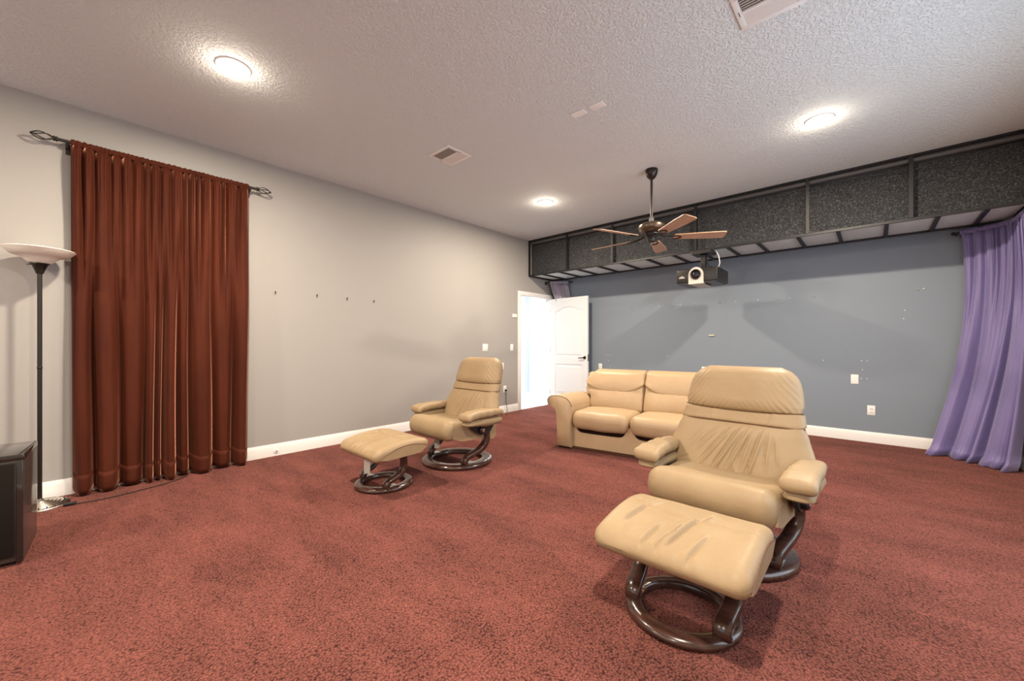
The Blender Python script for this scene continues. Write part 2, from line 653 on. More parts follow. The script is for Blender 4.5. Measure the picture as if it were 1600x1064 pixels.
def base_profile(d=0.016, h=0.125):
    return [(0, 0), (d, 0), (d, h - .032), (d * .8, h - .024), (d * .62, h - .012), (d * .3, h), (0, h)]


def baseboard(name, seg):
    m = MB()
    for (axis, wall, sgn, a, b) in seg:
        if axis == 'y':
            m.prism([(wall + sgn * u, z) for u, z in base_profile()], a, b, 'y')
        else:
            m.prism([(wall + sgn * u, z) for u, z in base_profile()], a, b, 'x')
    return structure(m.build(name, M['white'], angle=25), 'white moulded baseboard')


baseboard('baseboard_left', [('y', 0, 1, YF, D0 - .075), ('y', 0, 1, D1 + .075, YB)])
baseboard('baseboard_back', [('x', YB, -1, 0, XR)])
baseboard('baseboard_right', [('y', XR, -1, YF, YB)])

# hall beyond the doorway
hb = MB()
hb.box(-1.75, -1.65, 3.6, 9.0, 0, 2.75)
hb.box(-1.65, -W, 8.9, 9.0, 0, 2.75)
hb.box(-1.65, -W, 3.6, 3.7, 0, 2.75)
hb.box(-1.1, -W, 6.95, 7.05, 0, 2.75)
structure(hb.build('wall_hall', M['hall'], smooth=False), 'bright white hall walls beyond the doorway')
structure(MB().box(-1.75, -W, 3.6, 9.0, 2.65, 2.75).build('ceiling_hall', M['hall'], smooth=False))
fh = thing('floor_hall', 'white tiled hall floor beyond the doorway', None, (0, 0, 0))
structure(fh)
for i in range(3):
    for j in range(9):
        x0 = -1.65 + i * .535; y0 = 3.7 + j * .585
        MB().rbox(x0 + .003, min(x0 + .532, 0 if (D0 < y0 + .3 < D1) else -W), y0 + .003, y0 + .582, -.06, 0.0, .003, 1).build('tile', M['hall_floor'], fh)
structure(MB().box(-1.65, 0.0, 3.7, 8.9, -.07, -.012).build('floor_hall_base', M['hall'], smooth=False))

# door casing and jamb
cs = MB()
cw = .072
for y0, y1 in ((D0 - cw, D0), (D1, D1 + cw)):
    cs.rbox(0, .018, y0, y1, 0, DH, .003)
cs.rbox(0, .018, D0 - cw, D1 + cw, DH, DH + cw, .003)
cs.box(-W, 0.004, D0 - .012, D0 + .008, 0, DH).box(-W, 0.004, D1 - .008, D1 + .012, 0, DH).box(-W, 0.004, D0, D1, DH - .008, DH + .01)
structure(cs.build('trim_1', M['white']), 'white door casing around the bright doorway')

# door leaf, standing open: local x along the leaf from the hinge, y- side faces the room
door = thing('door_1', 'white two-panel door with arched upper panel standing open', None, (0.022, 6.255, 0), radians(-4.3))
structure(door)
DW, DT, DZ0, DZ1 = .875, .036, .012, 2.04
MB().box(0, DW, -DT / 2 + .010, DT / 2 - .010, DZ0, DZ1).build('door_core', M['door'], door, smooth=False)


def arch(x0, x1, z, rise, n=14):
    """upper edge of the arched panel: flat shoulders and a raised centre"""
    pts = []
    for i in range(n + 1):
        t = i / n
        x = x0 + (x1 - x0) * t
        pts.append((x, z + rise * (smoothstep(0.05, .42, t) if t < .5 else smoothstep(0.05, .42, 1 - t))))
    return pts


st = .115
for s_ in (-1, 1):
    ya, yb = (-DT / 2, -DT / 2 + .011) if s_ < 0 else (DT / 2 - .011, DT / 2)
    fr = MB()
    fr.box(0, st, ya, yb, DZ0, DZ1).box(DW - st, DW, ya, yb, DZ0, DZ1)
    fr.box(st, DW - st, ya, yb, DZ0, .22).box(st, DW - st, ya, yb, .80, .94)
    top = [(st, DZ1)] + [(DW - st, DZ1)] + list(reversed(arch(st, DW - st, 1.80, .075)))
    fr.prism(top, ya, yb, 'y')
    fr.build('door_frame', M['door'], door, smooth=False)
    g = .022
    yc = ya if s_ < 0 else yb
    ins = .028
    for (za, zb, ar) in ((.22, .80, 0), (.94, 1.80, .075)):
        outer = [(st + g, za + g), (DW - st - g, za + g)]
        if ar:
            outer += list(reversed(arch(st + g, DW - st - g, zb - g, ar)))
        else:
            outer += [(DW - st - g, zb - g), (st + g, zb - g)]
        cx, cz = DW / 2, (za + zb) / 2
        inner = [(x + (ins if x < cx else -ins) * min(1, abs(x - cx) / .1), z + (ins if z < cz else -ins)) for x, z in outer]
        n_ = len(outer)
        yo = yc - s_ * .011
        vs = [(x, yo, z) for x, z in outer] + [(x, yc - s_ * .001, z) for x, z in inner]
        fs = [(i, (i + 1) % n_, (i + 1) % n_ + n_, i + n_) for i in range(n_)] + [tuple(range(n_, 2 * n_))]
        MB().add(vs, fs).build('door_panel', M['door'], door, smooth=False)
hd = MB()
for s_ in (-1, 1):
    hd.lathe([(.0, s_ * .030), (.028, s_ * .030), (.03, s_ * .018)], (DW - .062, 0, .93), 20, 'y')
    hd.tube([(DW - .062, s_ * .03, .93), (DW - .062, s_ * .06, .93), (DW - .075, s_ * .066, .93), (DW - .17, s_ * .066, .925)], [.010, .010, .010, .008], 10)
tag(hd.build('door_handle', M['bronze'], door), 'dark bronze lever handle')
MB().box(DW - .001, DW + .002, -.012, .012, .87, .99).build('latch_plate', M['bronze'], door, smooth=False)
for z in (.25, 1.05, 1.82):
    MB().lathe([(.006, z - .045), (.006, z + .045)], (-.004, -.02, 0), 8).build('hinge', M['nickel'], door)

# ------------------------------------------------------------------ ceiling fittings
for i, (lx, ly) in enumerate(LAMPS[:4]):
    lab = ['lit recessed lamp in the ceiling nearest the rust velvet curtain', 'lit recessed lamp in the ceiling before the speckled fascia panels',
           'lit recessed lamp in the ceiling near the open door', 'lit recessed lamp in the ceiling above the viewpoint, outside the picture'][i]
    t = thing('recessed_lamp', lab, 'ceiling light', (lx, ly, CEIL), 0, 'recessed ceiling lamps')
    MB().lathe([(.078, -.004), (.082, -.010), (.098, -.008), (.104, 0), (.078, 0)], n=36, closed=True).build('trim_ring', M['white'], t)
    MB().lathe([(0, -.0035), (.079, -.0035), (.079, -.001)], n=32).build('diffuser', M['lamp_on'], t)


def vent(loc, sx, sy, label):
    t = thing('ceiling_vent', label, 'vent', loc, 0, 'ceiling air vents')
    b = .032
    fr = MB()
    for (x0, x1, y0, y1) in ((-sx / 2, sx / 2, -sy / 2, -sy / 2 + b), (-sx / 2, sx / 2, sy / 2 - b, sy / 2), (-sx / 2, -sx / 2 + b, -sy / 2 + b, sy / 2 - b), (sx / 2 - b, sx / 2, -sy / 2 + b, sy / 2 - b)):
        fr.rbox(x0, x1, y0, y1, -.012, 0, .004, 1)
    fr.build('vent_frame', M['white'], t)
    MB().box(-sx / 2 + b, sx / 2 - b, -sy / 2 + b, sy / 2 - b, -.001, 0).build('vent_back', M['vent_back'], t, smooth=False)
    n_ = 12
    ih = sy - 2 * b
    for k in range(n_):
        y = -ih / 2 + ih * (k + .5) / n_
        d = 1 if k >= n_ / 2 else -1
        tilt = .0085
        vs = []
        for zz, off in ((-.002, -tilt * d), (-.0125, tilt * d)):
            for x in (-sx / 2 + b, sx / 2 - b):
                vs += [(x, y + off - .0012, zz), (x, y + off + .0012, zz)]
        MB().add(vs, [(0, 1, 3, 2), (4, 6, 7, 5), (0, 2, 6, 4), (1, 5, 7, 3), (0, 4, 5, 1), (2, 3, 7, 6)]).build('slat', M['white'], t, smooth=False)
    MB().box(-sx / 2 + b, sx / 2 - b, -.006, .006, -.0128, -.002).build('divider_bar', M['white'], t, smooth=False)
    for x in (-1, 1):
        MB().box(x * (sx / 2 - .018) - .0015, x * (sx / 2 - .018) + .0015, -.02, .02, -.0135, -.011).build('lever_slot', M['dark_hole'], t, smooth=False)
    return t


vent((1.545, 2.525, CEIL), .315, .30, 'white louvred vent in the ceiling closer to the rust curtain wall')
vent((4.25, 2.545, CEIL), .31, .30, 'white louvred vent in the ceiling cut by the top edge of the photo')
for x, y, l in ((2.895, 2.775, 'blank white cover plate on ceiling, closer to the louvred vent'), (3.063, 2.78, 'blank white cover plate on ceiling, closer to the lit lamp before the fascia')):
    p = MB().rbox(x - .058, x + .058, y - .036, y + .036, CEIL - .007, CEIL, .003, 2)
    tag(p.build('cover_plate', M['white_plastic']), l, 'cover plate', 'ceiling cover plates')

# ------------------------------------------------------------------ valance box along the back wall
VZ, VY0, VY1 = 2.405, 5.60, 6.31
val = thing('projector_valance', 'long black framed fascia box with speckled panels below the ceiling along the blue-grey wall', 'valance', (2.85, 5.95, VZ))
POSTS = [0.015, 0.84, 1.68, 2.91, 4.12, 4.95, 5.69]
MB().box(0.003, XR - .003, VY0 - .012, VY0 + .014, CEIL - .024, CEIL - .002).build('top_rail', M['black_metal'], val, True, smooth=False)
MB().tube([(0.02, VY0 + .03, CEIL - .048), (XR - .01, VY0 + .03, CEIL - .048)], .026, 12).build('upper_tube', M['rail_grey'], val, True)
MB().box(0.003, XR - .003, VY0 - .010, VY0 + .016, VZ, VZ + .024).build('bottom_rail', M['black_metal'], val, True, smooth=False)
MB().box(0.003, XR - .003, VY1 - .014, VY1 + .012, VZ, VZ + .024).build('back_rail', M['black_metal'], val, True, smooth=False)
for i, x in enumerate(POSTS):
    h = .022 if i in (0,) else .016
    MB().box(max(.003, x - h), min(XR - .003, x + h), VY0 - .010, VY0 + .016, VZ + .02, CEIL - .02).build('post', M['black_metal'], val, True, smooth=False)
for x in (0.015, XR - .016):
    MB().box(x - .012, x + .012, VY0 + .014, VY1 - .012, VZ, VZ + .022).build('end_rail', M['black_metal'], val, True, smooth=False)
for i in range(len(POSTS) - 1):
    x0, x1 = POSTS[i] + .004, POSTS[i + 1] - .004

    def fp(u, v, x0=x0, x1=x1, i=i):
        x = x0 + (x1 - x0) * u
        z = VZ + .026 + (CEIL - .085 - VZ - .026) * v
        if v > .999:
            z += .018 * noise.noise((x * 1.7, i * 3.1, 2.0)) + .004 * noise.noise((x * 30, 0, 0))
        rip = .010 * noise.noise((x * .6, z * 9 + .5 * sin(x * 1.3), i)) + .006 * noise.noise((x * 14, z * 14, 5 + i))
        return (x, VY0 + .075 + rip, z)
    MB().grid(70, 30, fp).solid(.02, (0, 1, 0)).build('fascia_panel', M['fibre'], val, True, angle=60)
MB().box(.02, XR - .02, VY0 + .105, VY0 + .115, VZ + .03, CEIL - .003).build('backing_board', M['rail_grey'], val, True, smooth=False)
SL = [0.31, 0.665, 1.03, 1.42, 1.81, 2.22, 2.60, 2.95, 3.29, 3.625, 4.025, 4.385, 4.775, 5.14, 5.45]
for x in SL:
    MB().box(x - .017, x + .017, VY0 + .014, VY1 - .012, VZ - .002, VZ + .018).build('slat', M['black_metal'], val, True, smooth=False)
ed = [.027] + SL + [XR - .027]
for a, b in zip(ed, ed[1:]):
    x0, x1 = a + .015, b - .015

    def sag(u, v, x0=x0, x1=x1):
        return (x0 + (x1 - x0) * u, VY0 + .013 + (VY1 - VY0 - .026) * v, VZ + .020 - .007 * sin(pi * u) * sin(pi * v))
    MB().grid(8, 8, sag).solid(.004, (0, 0, 1)).build('soffit_panel', M['panel'], val, True)

# ------------------------------------------------------------------ ceiling fan
FX, FY = 2.901, 4.197
fan = thing('ceiling_fan', 'bronze five-blade ceiling fan with wooden blades on a long rod', 'ceiling fan', (FX, FY, CEIL))
MB().lathe([(.0, 0), (.062, 0), (.066, -.012), (.062, -.045), (.05, -.075), (.032, -.098), (.018, -.108), (0, -.108)], n=28).build('canopy', M['bronze'], fan)
MB().lathe([(.0125, -.10), (.0125, -.535)], n=14).build('down_rod', M['bronze'], fan)
MB().lathe([(.0, -.515), (.018, -.515), (.026, -.53), (.026, -.56), (.034, -.575)], n=20).build('rod_collar', M['chrome'], fan)
MB().lathe([(0, -.568), (.05, -.572), (.105, -.585), (.132, -.605), (.138, -.635), (.128, -.655), (.118, -.668), (.075, -.685), (0, -.688)], n=40).build('motor_housing', M['fan_motor'], fan)
MB().lathe([(0, -.68), (.07, -.685), (.075, -.712), (.062, -.73), (.048, -.745), (.046, -.775), (.030, -.788), (0, -.790)], n=28).build('switch_cup', M['black_plastic'], fan)
MB().lathe([(0, -.788), (.012, -.789), (.014, -.800), (.0, -.806)], n=12).build('finial_cap', M['chrome'], fan)
BZ = 2.325 - CEIL
R0, R1 = .235, .74


def blade_pt(r, w, th, ang, pitch=radians(-13)):
    y = w * cos(pitch)
    z = w * sin(pitch) + th
    return (r * cos(ang) - y * sin(ang), r * sin(ang) + y * cos(ang), BZ + z)


for k in range(5):
    ang = radians(32 + 72 * k)
    outl = []
    for i in range(13):
        t = i / 12
        outl.append((R0 + (R1 - R0 - .02) * t, .052 + .016 * smoothstep(0, .8, t)))
    edge = [(R0 - .012, .030)] + outl + [(R1 - .004, .056), (R1, .040)]
    poly = [(r, w) for r, w in edge] + [(r, -w) for r, w in reversed(edge)]
    n_ = len(poly)
    vs = [blade_pt(r, w, .0035, ang) for r, w in poly] + [blade_pt(r, w, -.0035, ang) for r, w in poly]
    fs = [tuple(range(n_)), tuple(reversed(range(n_, 2 * n_)))] + [(i, i + n_, (i + 1) % n_ + n_, (i + 1) % n_) for i in range(n_)]
    bo = MB().add(vs, fs).build('blade', M['blade'], fan, smooth=False)
    ib = MB()
    for sgn in (-1, 1):
        ib.tube([(.055 * cos(ang), .055 * sin(ang), -.70), (.12 * cos(ang) - sgn * .012 * sin(ang), .12 * sin(ang) + sgn * .012 * cos(ang), -.725),
                 blade_pt(.19, sgn * .026, -.006, ang), blade_pt(.25, sgn * .034, -.008, ang), blade_pt(.29, sgn * .016, -.008, ang), blade_pt(.30, 0, -.008, ang)], .0065, 8)
    ib.build('blade_iron', M['bronze'], bo)

# ------------------------------------------------------------------ projector
PX, PY = 3.013, 5.30
pj = thing('projector', 'black ceiling projector with silver lens surround hanging below the fascia box', 'projector', (PX, PY, 1.95))
pb = MB()
poly = [(-.247, .0), (-.11, -.0), (.11, -.0), (.247, 0), (.247, .47), (-.247, .47)]
pb.rbox(-.247, .247, 0, .49, 0.012, .185, .012, 3)
pb.build('projector_body', M['projector'], pj)
MB().prism([(-.235, .01), (.235, .01), (.235, .44), (.19, .47), (-.19, .47), (-.235, .44)], .0, .013, 'z').build('bottom_cover', M['projector'], pj, smooth=False)
tomb = [(-.088, -.012)] + [(.088 * -cos(pi * i / 18), .10 + .098 * sin(pi * i / 18)) for i in range(19)] + [(.088, -.012)]
MB().prism(tomb, -.022, .05, 'y').build('lens_surround', M['projector_face'], pj, angle=30)
MB().prism([(-.085, -.014), (.085, -.014), (.06, .0), (-.06, .0)], -.02, .36, 'y').build('lens_tray', M['projector_face'], pj, smooth=False)
MB().lathe([(.062, -.020), (.064, -.036), (.058, -.042), (.050, -.036), (.044, -.022)], (.0, 0, .105), 32, 'y').build('lens_ring', M['projector'], pj)
MB().lathe([(0, -.034), (.02, -.032), (.038, -.026), (.047, -.018)], (0, 0, .105), 28, 'y').build('lens', M['lens_glass'], pj)
lg = MB()
lg.box(-.212, -.142, -.0025, 0, .073, .082)
for i in range(6):
    lg.box(-.207 + i * .0105, -.2 + i * .0105, -.0025, 0, .084, .090)
lg.box(-.197, -.157, -.0025, 0, .091, .0945).prism([(-.187, .096), (-.177, .106), (-.167, .096)], -.0025, 0, 'y')
tag(lg.build('logo_print', M['print'], pj, smooth=False), 'small silver emblem print')
MB().lathe([(0, .0), (.012, 0), (.012, .012), (0, .012)], (-.14, .05, .185), 12).build('button', M['projector'], pj)
mt = MB()
mt.box(-.11, .13, .20, .40, .185, .196)
mt.rbox(-.03, .03, .26, .34, .19, .40, .006).box(-.11, -.095, .22, .38, .19, .235).box(.10, .115, .22, .38, .19, .235)
mt.rbox(-.12, .12, .18, .42, .40, .452, .005)
mt.build('ceiling_bracket', M['black_plastic'], pj, smooth=False)
pc = MB()
pc.tube([(.10, .36, .45), (.15, .30, .43), (.19, .27, .36), (.20, .28, .27), (.17, .31, .20), (.10, .30, .205), (.03, .23, .21), (-.03, .20, .205)], .006, 8)
pc.build('cable', M['cable_white'], pj)
MB().tube([(.05, .30, .44), (.08, .22, .36), (.07, .2, .28), (.10, .25, .2)], .006, 8).build('cable', M['cable_black'], pj)

# ------------------------------------------------------------------ curtains


def fold_fn(n, seed, jitter=.35, slot=0.0):
    """rounded folds of uneven width; slot: half width of the deep gaps between them, as a share of the whole"""
    rnd = random.Random(seed)
    w = [1 + rnd.uniform(-jitter, jitter) for _ in range(n)]
    tot = sum(w)
    edges = [0]
    for q in w:
        edges.append(edges[-1] + q / tot)
    amp = [rnd.uniform(.5, 1.0) for _ in range(n)]

    def f(u):
        u = max(0, min(.99999, u))
        for i in range(n):
            if u <= edges[i + 1]:
                t = (u - edges[i]) / (edges[i + 1] - edges[i])
                c = 1 - (1 - (.5 - .5 * cos(2 * pi * t)) ** .9) ** 1.9
                if slot:
                    d = min(u - edges[i], edges[i + 1] - u) / slot
                    c = .70 * c + .30 * (1 - exp(-d * d))
                return c * amp[i]
        return 0
    return f


def curtain(name, label, cat, top, bot, ztop, zbot, nrm, fm, nt, nb, at, ab, seed, header=.045, hemh=.14, puddle=0.0, group=None, rib=True, lift=.02, mid=None, hem_m=None):
    """top and bot: polylines (x, y) of the upper and the lower edge; nrm: direction the folds stand out to"""
    t = thing(name, label, cat, (top[0][0], top[0][1], zbot), 0, group)
    ft, fb, fx = fold_fn(nt, seed, .5, .22 / nt), fold_fn(nb, seed + 1, .6, .10 / nb), fold_fn(nt * 2 + 3, seed + 2)
    nv = Vector(nrm).normalized()

    def along(poly, u):
        L = [0]
        for a, b in zip(poly, poly[1:]):
            L.append(L[-1] + sqrt((b[0] - a[0]) ** 2 + (b[1] - a[1]) ** 2))
        d = u * L[-1]
        for i in range(len(poly) - 1):
            if d <= L[i + 1] + 1e-9:
                q = (d - L[i]) / (L[i + 1] - L[i])
                return (poly[i][0] + (poly[i + 1][0] - poly[i][0]) * q, poly[i][1] + (poly[i + 1][1] - poly[i][1]) * q)
        return poly[-1]

    def pt(u, z, out=0.0):
        s = (ztop - header - z) / (ztop - header - zbot)
        s = max(0.0, min(1.0, s))
        uu = u + .016 * sin(11 * u + 4 * s + seed) * (1.2 - s)
        e = s ** 1.25
        a, b = along(top, u), along(bot, u)
        x, y = a[0] + (b[0] - a[0]) * e, a[1] + (b[1] - a[1]) * e
        if mid:
            k = mid[1] * sin(pi * s) * (1 - u * .5)
            x += mid[0][0] * k
            y += mid[0][1] * k
        blend = smoothstep(.05, .55, s)
        d = at * ft(u) * (1 - blend) + ab * (.25 + .75 * s) * fb(uu) * blend
        d += .25 * at * fx(u) * (1 - smoothstep(0, .2, s)) * smoothstep(0, .02, s)
        d += .004 * noise.noise((u * 40, z * 1.2, seed))
        if puddle:
            q = max(0.0, .10 - (z - zbot)) / .10
            d += puddle * q * q * (.45 + .55 * noise.noise((u * 7, 3.3, seed)))
        p = Vector((x, y, z)) + Vector((nv.x, nv.y, 0)) * (d + out)
        return p

    def body(u, v):
        zb = zbot + lift * (1 - fb(u)) + .006 * noise.noise((u * 18, seed, 0))
        z = ztop - header + (zb - ztop + header) * v
        p = pt(u, z)
        return (p.x, p.y, z)
    cl = MB().grid(520, 34, body).solid(.004, (-nv.x, -nv.y, 0)).build('drape', fm, t, True, angle=180)

    def head(u, v):
        a = along(top, u)
        w = v * 2 * pi
        r = .018 + (.006 * fx(u) if rib else 0) + .003 * noise.noise((u * 90, v * 3, seed))
        hz = ztop - header * .55 + r * 1.25 * sin(w)
        off = .012 + r * cos(w)
        return (a[0] + nv.x * off, a[1] + nv.y * off, hz)
    MB().grid(240, 14, head).build('rod_pocket', fm, t, True, angle=180)

    def hem(u, v):
        zb = zbot + lift * (1 - fb(u)) + .006 * noise.noise((u * 18, seed, 0))
        z = zb + .001 + hemh * (1 - v)
        p = pt(u, z, .0022 if 0 < v < 1 else .0005)
        return (p.x, p.y, z)
    MB().grid(520, 4, hem).solid(.0015, (-nv.x, -nv.y, 0)).build('hem', hem_m or fm, t, True, angle=180)
    return t


curtain('velvet_curtain', 'rust-red velvet curtain gathered on a wrought iron rod', 'curtain', [(.075, -.015), (.075, 1.17)], [(.045, -.005), (.045, 1.165)],
        2.758, .004, (1, 0, 0), M['velvet'], 18, 10, .065, .15, 11, lift=.03, hemh=.15)
curtain('satin_curtain', 'violet satin curtain puddling on the carpet in the corner', 'curtain', [(5.365, 6.335), (5.50, 6.262), (5.60, 6.185), (5.655, 6.10), (5.675, 5.98), (5.68, 5.72)], [(5.13, 6.27), (5.40, 6.12), (5.668, 5.84)],
        2.383, .004, (-.55, -.83, 0), M['satin'], 14, 5, .04, .14, 23, lift=.006, hemh=.10, puddle=.11, group='satin corner curtains', mid=((-.3, -.1), -.28))
curtain('satin_curtain', 'violet satin curtain with painted highlights bunched above and behind the open white door', 'curtain', [(.06, 6.165), (.34, 6.372)], [(.34, 6.352), (.62, 6.372)],
        2.382, .01, (.66, -.74, 0), M['satin_highlit'], 9, 5, .03, .03, 31, lift=.01, group='satin corner curtains', mid=((.10, .085), 1.4))


def finial(mb, p, d, L=.115, R=.034):
    """twisted wire cage along d from p"""
    d = Vector(d)
    a = Vector((0, 0, 1))
    b = d.cross(a)
    for k in range(4):
        pts = []
        for i in range(13):
            t = i / 12
            r = R * sin(pi * min(1, t * 1.02)) ** .8 * (1 - .25 * t) if 0 < t < 1 else .003
            w = 2 * pi * k / 4 + 1.4 * t
            pts.append(Vector(p) + d * (L * t) + (a * cos(w) + b * sin(w)) * r)
        mb.tube(pts, .0042, 6)
    return mb


rod = thing('curtain_rod', 'wrought iron curtain rod with twisted cage finials carrying the rust velvet curtain', 'curtain rod', (.087, .57, 2.735))
MB().tube([(.087, -.095, 2.735), (.087, 1.245, 2.735)], .0125, 12).build('pole', M['iron'], rod, True)
for (y, d) in ((-.095, -1), (1.245, 1)):
    fo = finial(MB(), (.087, y + d * .006, 2.735), (0, d, 0)).build('finial', M['iron'], rod, True)
    cr = MB()
    cr.lathe([(.0, 0), (.017, .002), (.02, .008), (.015, .014), (.02, .02), (.016, .027), (0, .028)], (.087, y - .012, 2.735), 16, 'y')
    cr.build('collar', M['iron'], rod, True)
for y in (-.03, 1.185):
    br = MB()
    br.box(0.0, .006, y - .012, y + .012, 2.66, 2.76).tube([(.004, y, 2.71), (.05, y, 2.705), (.087, y, 2.718)], .007, 8)
    br.build('bracket', M['iron'], rod, True)
r2 = thing('curtain_rod', 'black corner rod carrying the violet satin curtain that puddles on the carpet', 'curtain rod', (5.5, 6.25, 2.355), 0, 'corner rods')
MB().tube([(5.318, 6.348, 2.358), (5.358, 6.325, 2.358), (5.493, 6.252, 2.358), (5.593, 6.175, 2.358), (5.648, 6.09, 2.358), (5.668, 5.97, 2.358), (5.673, 5.71, 2.358), (5.673, 5.4, 2.358)], .009, 10).build('pole', M['black_metal'], r2, True)
MB().lathe([(0, -.022), (.012, -.018), (.017, -.006), (.016, .006), (.009, .014), (0, .016)], (5.312, 6.351, 2.358), 14, 'x').build('finial', M['black_metal'], r2, True)
MB().tube([(5.335, 6.35, 2.358), (5.335, 6.42, 2.345)], .006, 8).build('bracket', M['black_metal'], r2, True)
r3 = thing('curtain_rod', 'black corner rod above the open door carrying the bunched violet curtain', 'curtain rod', (.2, 6.27, 2.355), 0, 'corner rods')
MB().tube([(0.0, 6.10, 2.358), (.068, 6.156, 2.358), (.348, 6.363, 2.358), (.42, 6.418, 2.358)], .009, 10).build('pole', M['black_metal'], r3, True)
MB().box(0, .006, 6.085, 6.135, 2.31, 2.37).tube([(.004, 6.11, 2.325), (.03, 6.12, 2.32), (.035, 6.145, 2.356)], .006, 8).build('bracket', M['black_metal'], r3, True)

# ------------------------------------------------------------------ recliners, ottomans
WRINK = [(-.02, .66, -.17, .44, .008, .011), (.035, .665, -.09, .42, .009, .014), (.075, .66, -.015, .43, .008, .010), (.10, .655, .055, .47, .008, .009),
         (.155, .66, .09, .40, .009, .013), (.185, .655, .18, .47, .007, .008), (-.09, .655, -.20, .52, .008, .008), (.215, .64, .235, .50, .008, .006),
         (-.16, .65, -.25, .53, .007, .005), (.03, .45, .045, .36, .010, .006), (-.24, .46, -.31, .42, .008, .005), (.30, .47, .25, .41, .009, .005)]


def ridge(x, z, segs):
    d = 0
    for x0, z0, x1, z1, s, a in segs:
        L2 = (x1 - x0) ** 2 + (z1 - z0) ** 2
        t = ((x - x0) * (x1 - x0) + (z - z0) * (z1 - z0)) / L2
        if -.15 < t < 1.15:
            px, pz = x0 + (x1 - x0) * t, z0 + (z1 - z0) * t
            q = ((x - px) * (z1 - z0) - (z - pz) * (x1 - x0)) / sqrt(L2)
            env = smoothstep(-.15, .25, t) * smoothstep(1.15, .75, t)
            d += a * env * (exp(-(q / s) ** 2) - .8 * exp(-((q - 1.9 * s) / (.8 * s)) ** 2))
    return d


BACK_W = [(.30, .315), (.36, .345), (.42, .375), (.50, .400), (.56, .388), (.62, .366), (.69, .347), (.74, .338), (.78, .330), (.86, .322), (.92, .311), (.97, .292), (1.01, .256), (1.04, .20)]
BACK_Y = [(.30, .105), (.40, .135), (.55, .185), (.70, .245), (.80, .285), (.92, .320), (1.04, .345)]


def back_part(z0, z1, front, rear, wr=None, nx=72, nz=40, pleat=0.0, curve=0.0, cap=False):
    """a slice of the backrest: closed loft following the chair's outline and recline"""
    H = z1 - z0
    loops = 2 * nx
    vs, fs = [], []
    for j in range(nz + 1):
        v = j / nz
        end = min(v, 1 - v) if not cap else v
        bul = min(1.0, end / .30)
        bul = sqrt(max(0.0, 1 - (1 - bul) ** 2))
        tip = 1.0
        if cap:
            tip = sqrt(max(0.0, 1 - max(0.0, (v - .70) / .30) ** 2.6))
        for i in range(loops):
            if i < nx:
                ux = -1 + 2 * i / nx
                dy = -(1 - abs(ux) ** 4.2) ** .30 if abs(ux) < 1 else 0
            else:
                ux = 1 - 2 * (i - nx) / nx
                dy = (1 - abs(ux) ** 4.2) ** .30 if abs(ux) < 1 else 0
            zz = z0 + H * v
            zz += curve * (ux * ux - .4) * (1 - v)
            w = smooth_table(BACK_W, zz)
            yc = smooth_table(BACK_Y, zz)
            X = ux * (w - .010 * (1 - min(1, end / .12)))
            f = abs(dy)
            if dy < 0:
                th = front[0] + front[1] * bul * (1 - abs(ux) ** 3)
                off = -f * th * (.25 + .75 * tip)
                k = f * tip
                if wr:
                    off -= ridge(X, zz, wr) * k * (1 - abs(ux) ** 6)
                if pleat:
                    e = smoothstep(.35, 1.0, abs(ux)) + .35 * (1 - smoothstep(0, .5, v))
                    ph = zz * 150 + abs(X) * 190 + 3 * noise.noise((X * 9, zz * 9, 3))
                    off -= pleat * e * sin(ph) * k * (.5 + .5 * noise.noise((X * 14, zz * 14, 8)))
                off -= .007 * noise.noise((X * 6, zz * 6, 7)) * k
            else:
                off = f * rear * (.2 + .8 * tip)
            vs.append((X, yc + off, zz))
    for j in range(nz):
        for i in range(loops):
            fs.append((j * loops + i, j * loops + (i + 1) % loops, (j + 1) * loops + (i + 1) % loops, (j + 1) * loops + i))
    fs.append(tuple(range(loops)))
    fs.append(tuple(nz * loops + i for i in range(loops)))
    return MB().add(vs, fs)


def s_leg(side, k=1.0, foot=(-.125, .03), top=(.085, .40), x0=.262, x1=.325, w=.072, t=.044):
    path = []
    # curl at the foot, a forward sweep and an upright post
    k = (top[1] - foot[1]) / .37
    ky = (top[0] - foot[0]) / .21
    P = [(foot[0] + dy * ky, foot[1] + dz * k) for dy, dz in ((.015, 0), (-.008, .022), (-.004, .05), (.025, .078), (.080, .102), (.145, .130), (.195, .175), (.214, .235), (.214, .30), (.21, .37))]
    n = len(P) - 1
    for i in range(n):
        p0, p1, p2, p3 = P[max(0, i - 1)], P[i], P[i + 1], P[min(n, i + 2)]
        for q in range(5):
            s = q / 5
            path.append(tuple(.5 * (2 * p1[a] + (p2[a] - p0[a]) * s + (2 * p0[a] - 5 * p1[a] + 4 * p2[a] - p3[a]) * s * s + (3 * p1[a] - p0[a] - 3 * p2[a] + p3[a]) * s ** 3) for a in (0, 1)))
    path.append(P[-1])
    return MB().band(path, lambda q: side * (x0 + (x1 - x0) * smoothstep(.2, .8, q)), w, t)


def base_ring(R, r, h=.046):
    return MB().lathe([(r, .004), (r, h * .80), (r + .008, h), (R - .028, h), (R - .008, h * .84), (R, h * .55), (R, .012), (R - .012, 0), (r + .01, 0)], n=72, closed=True)


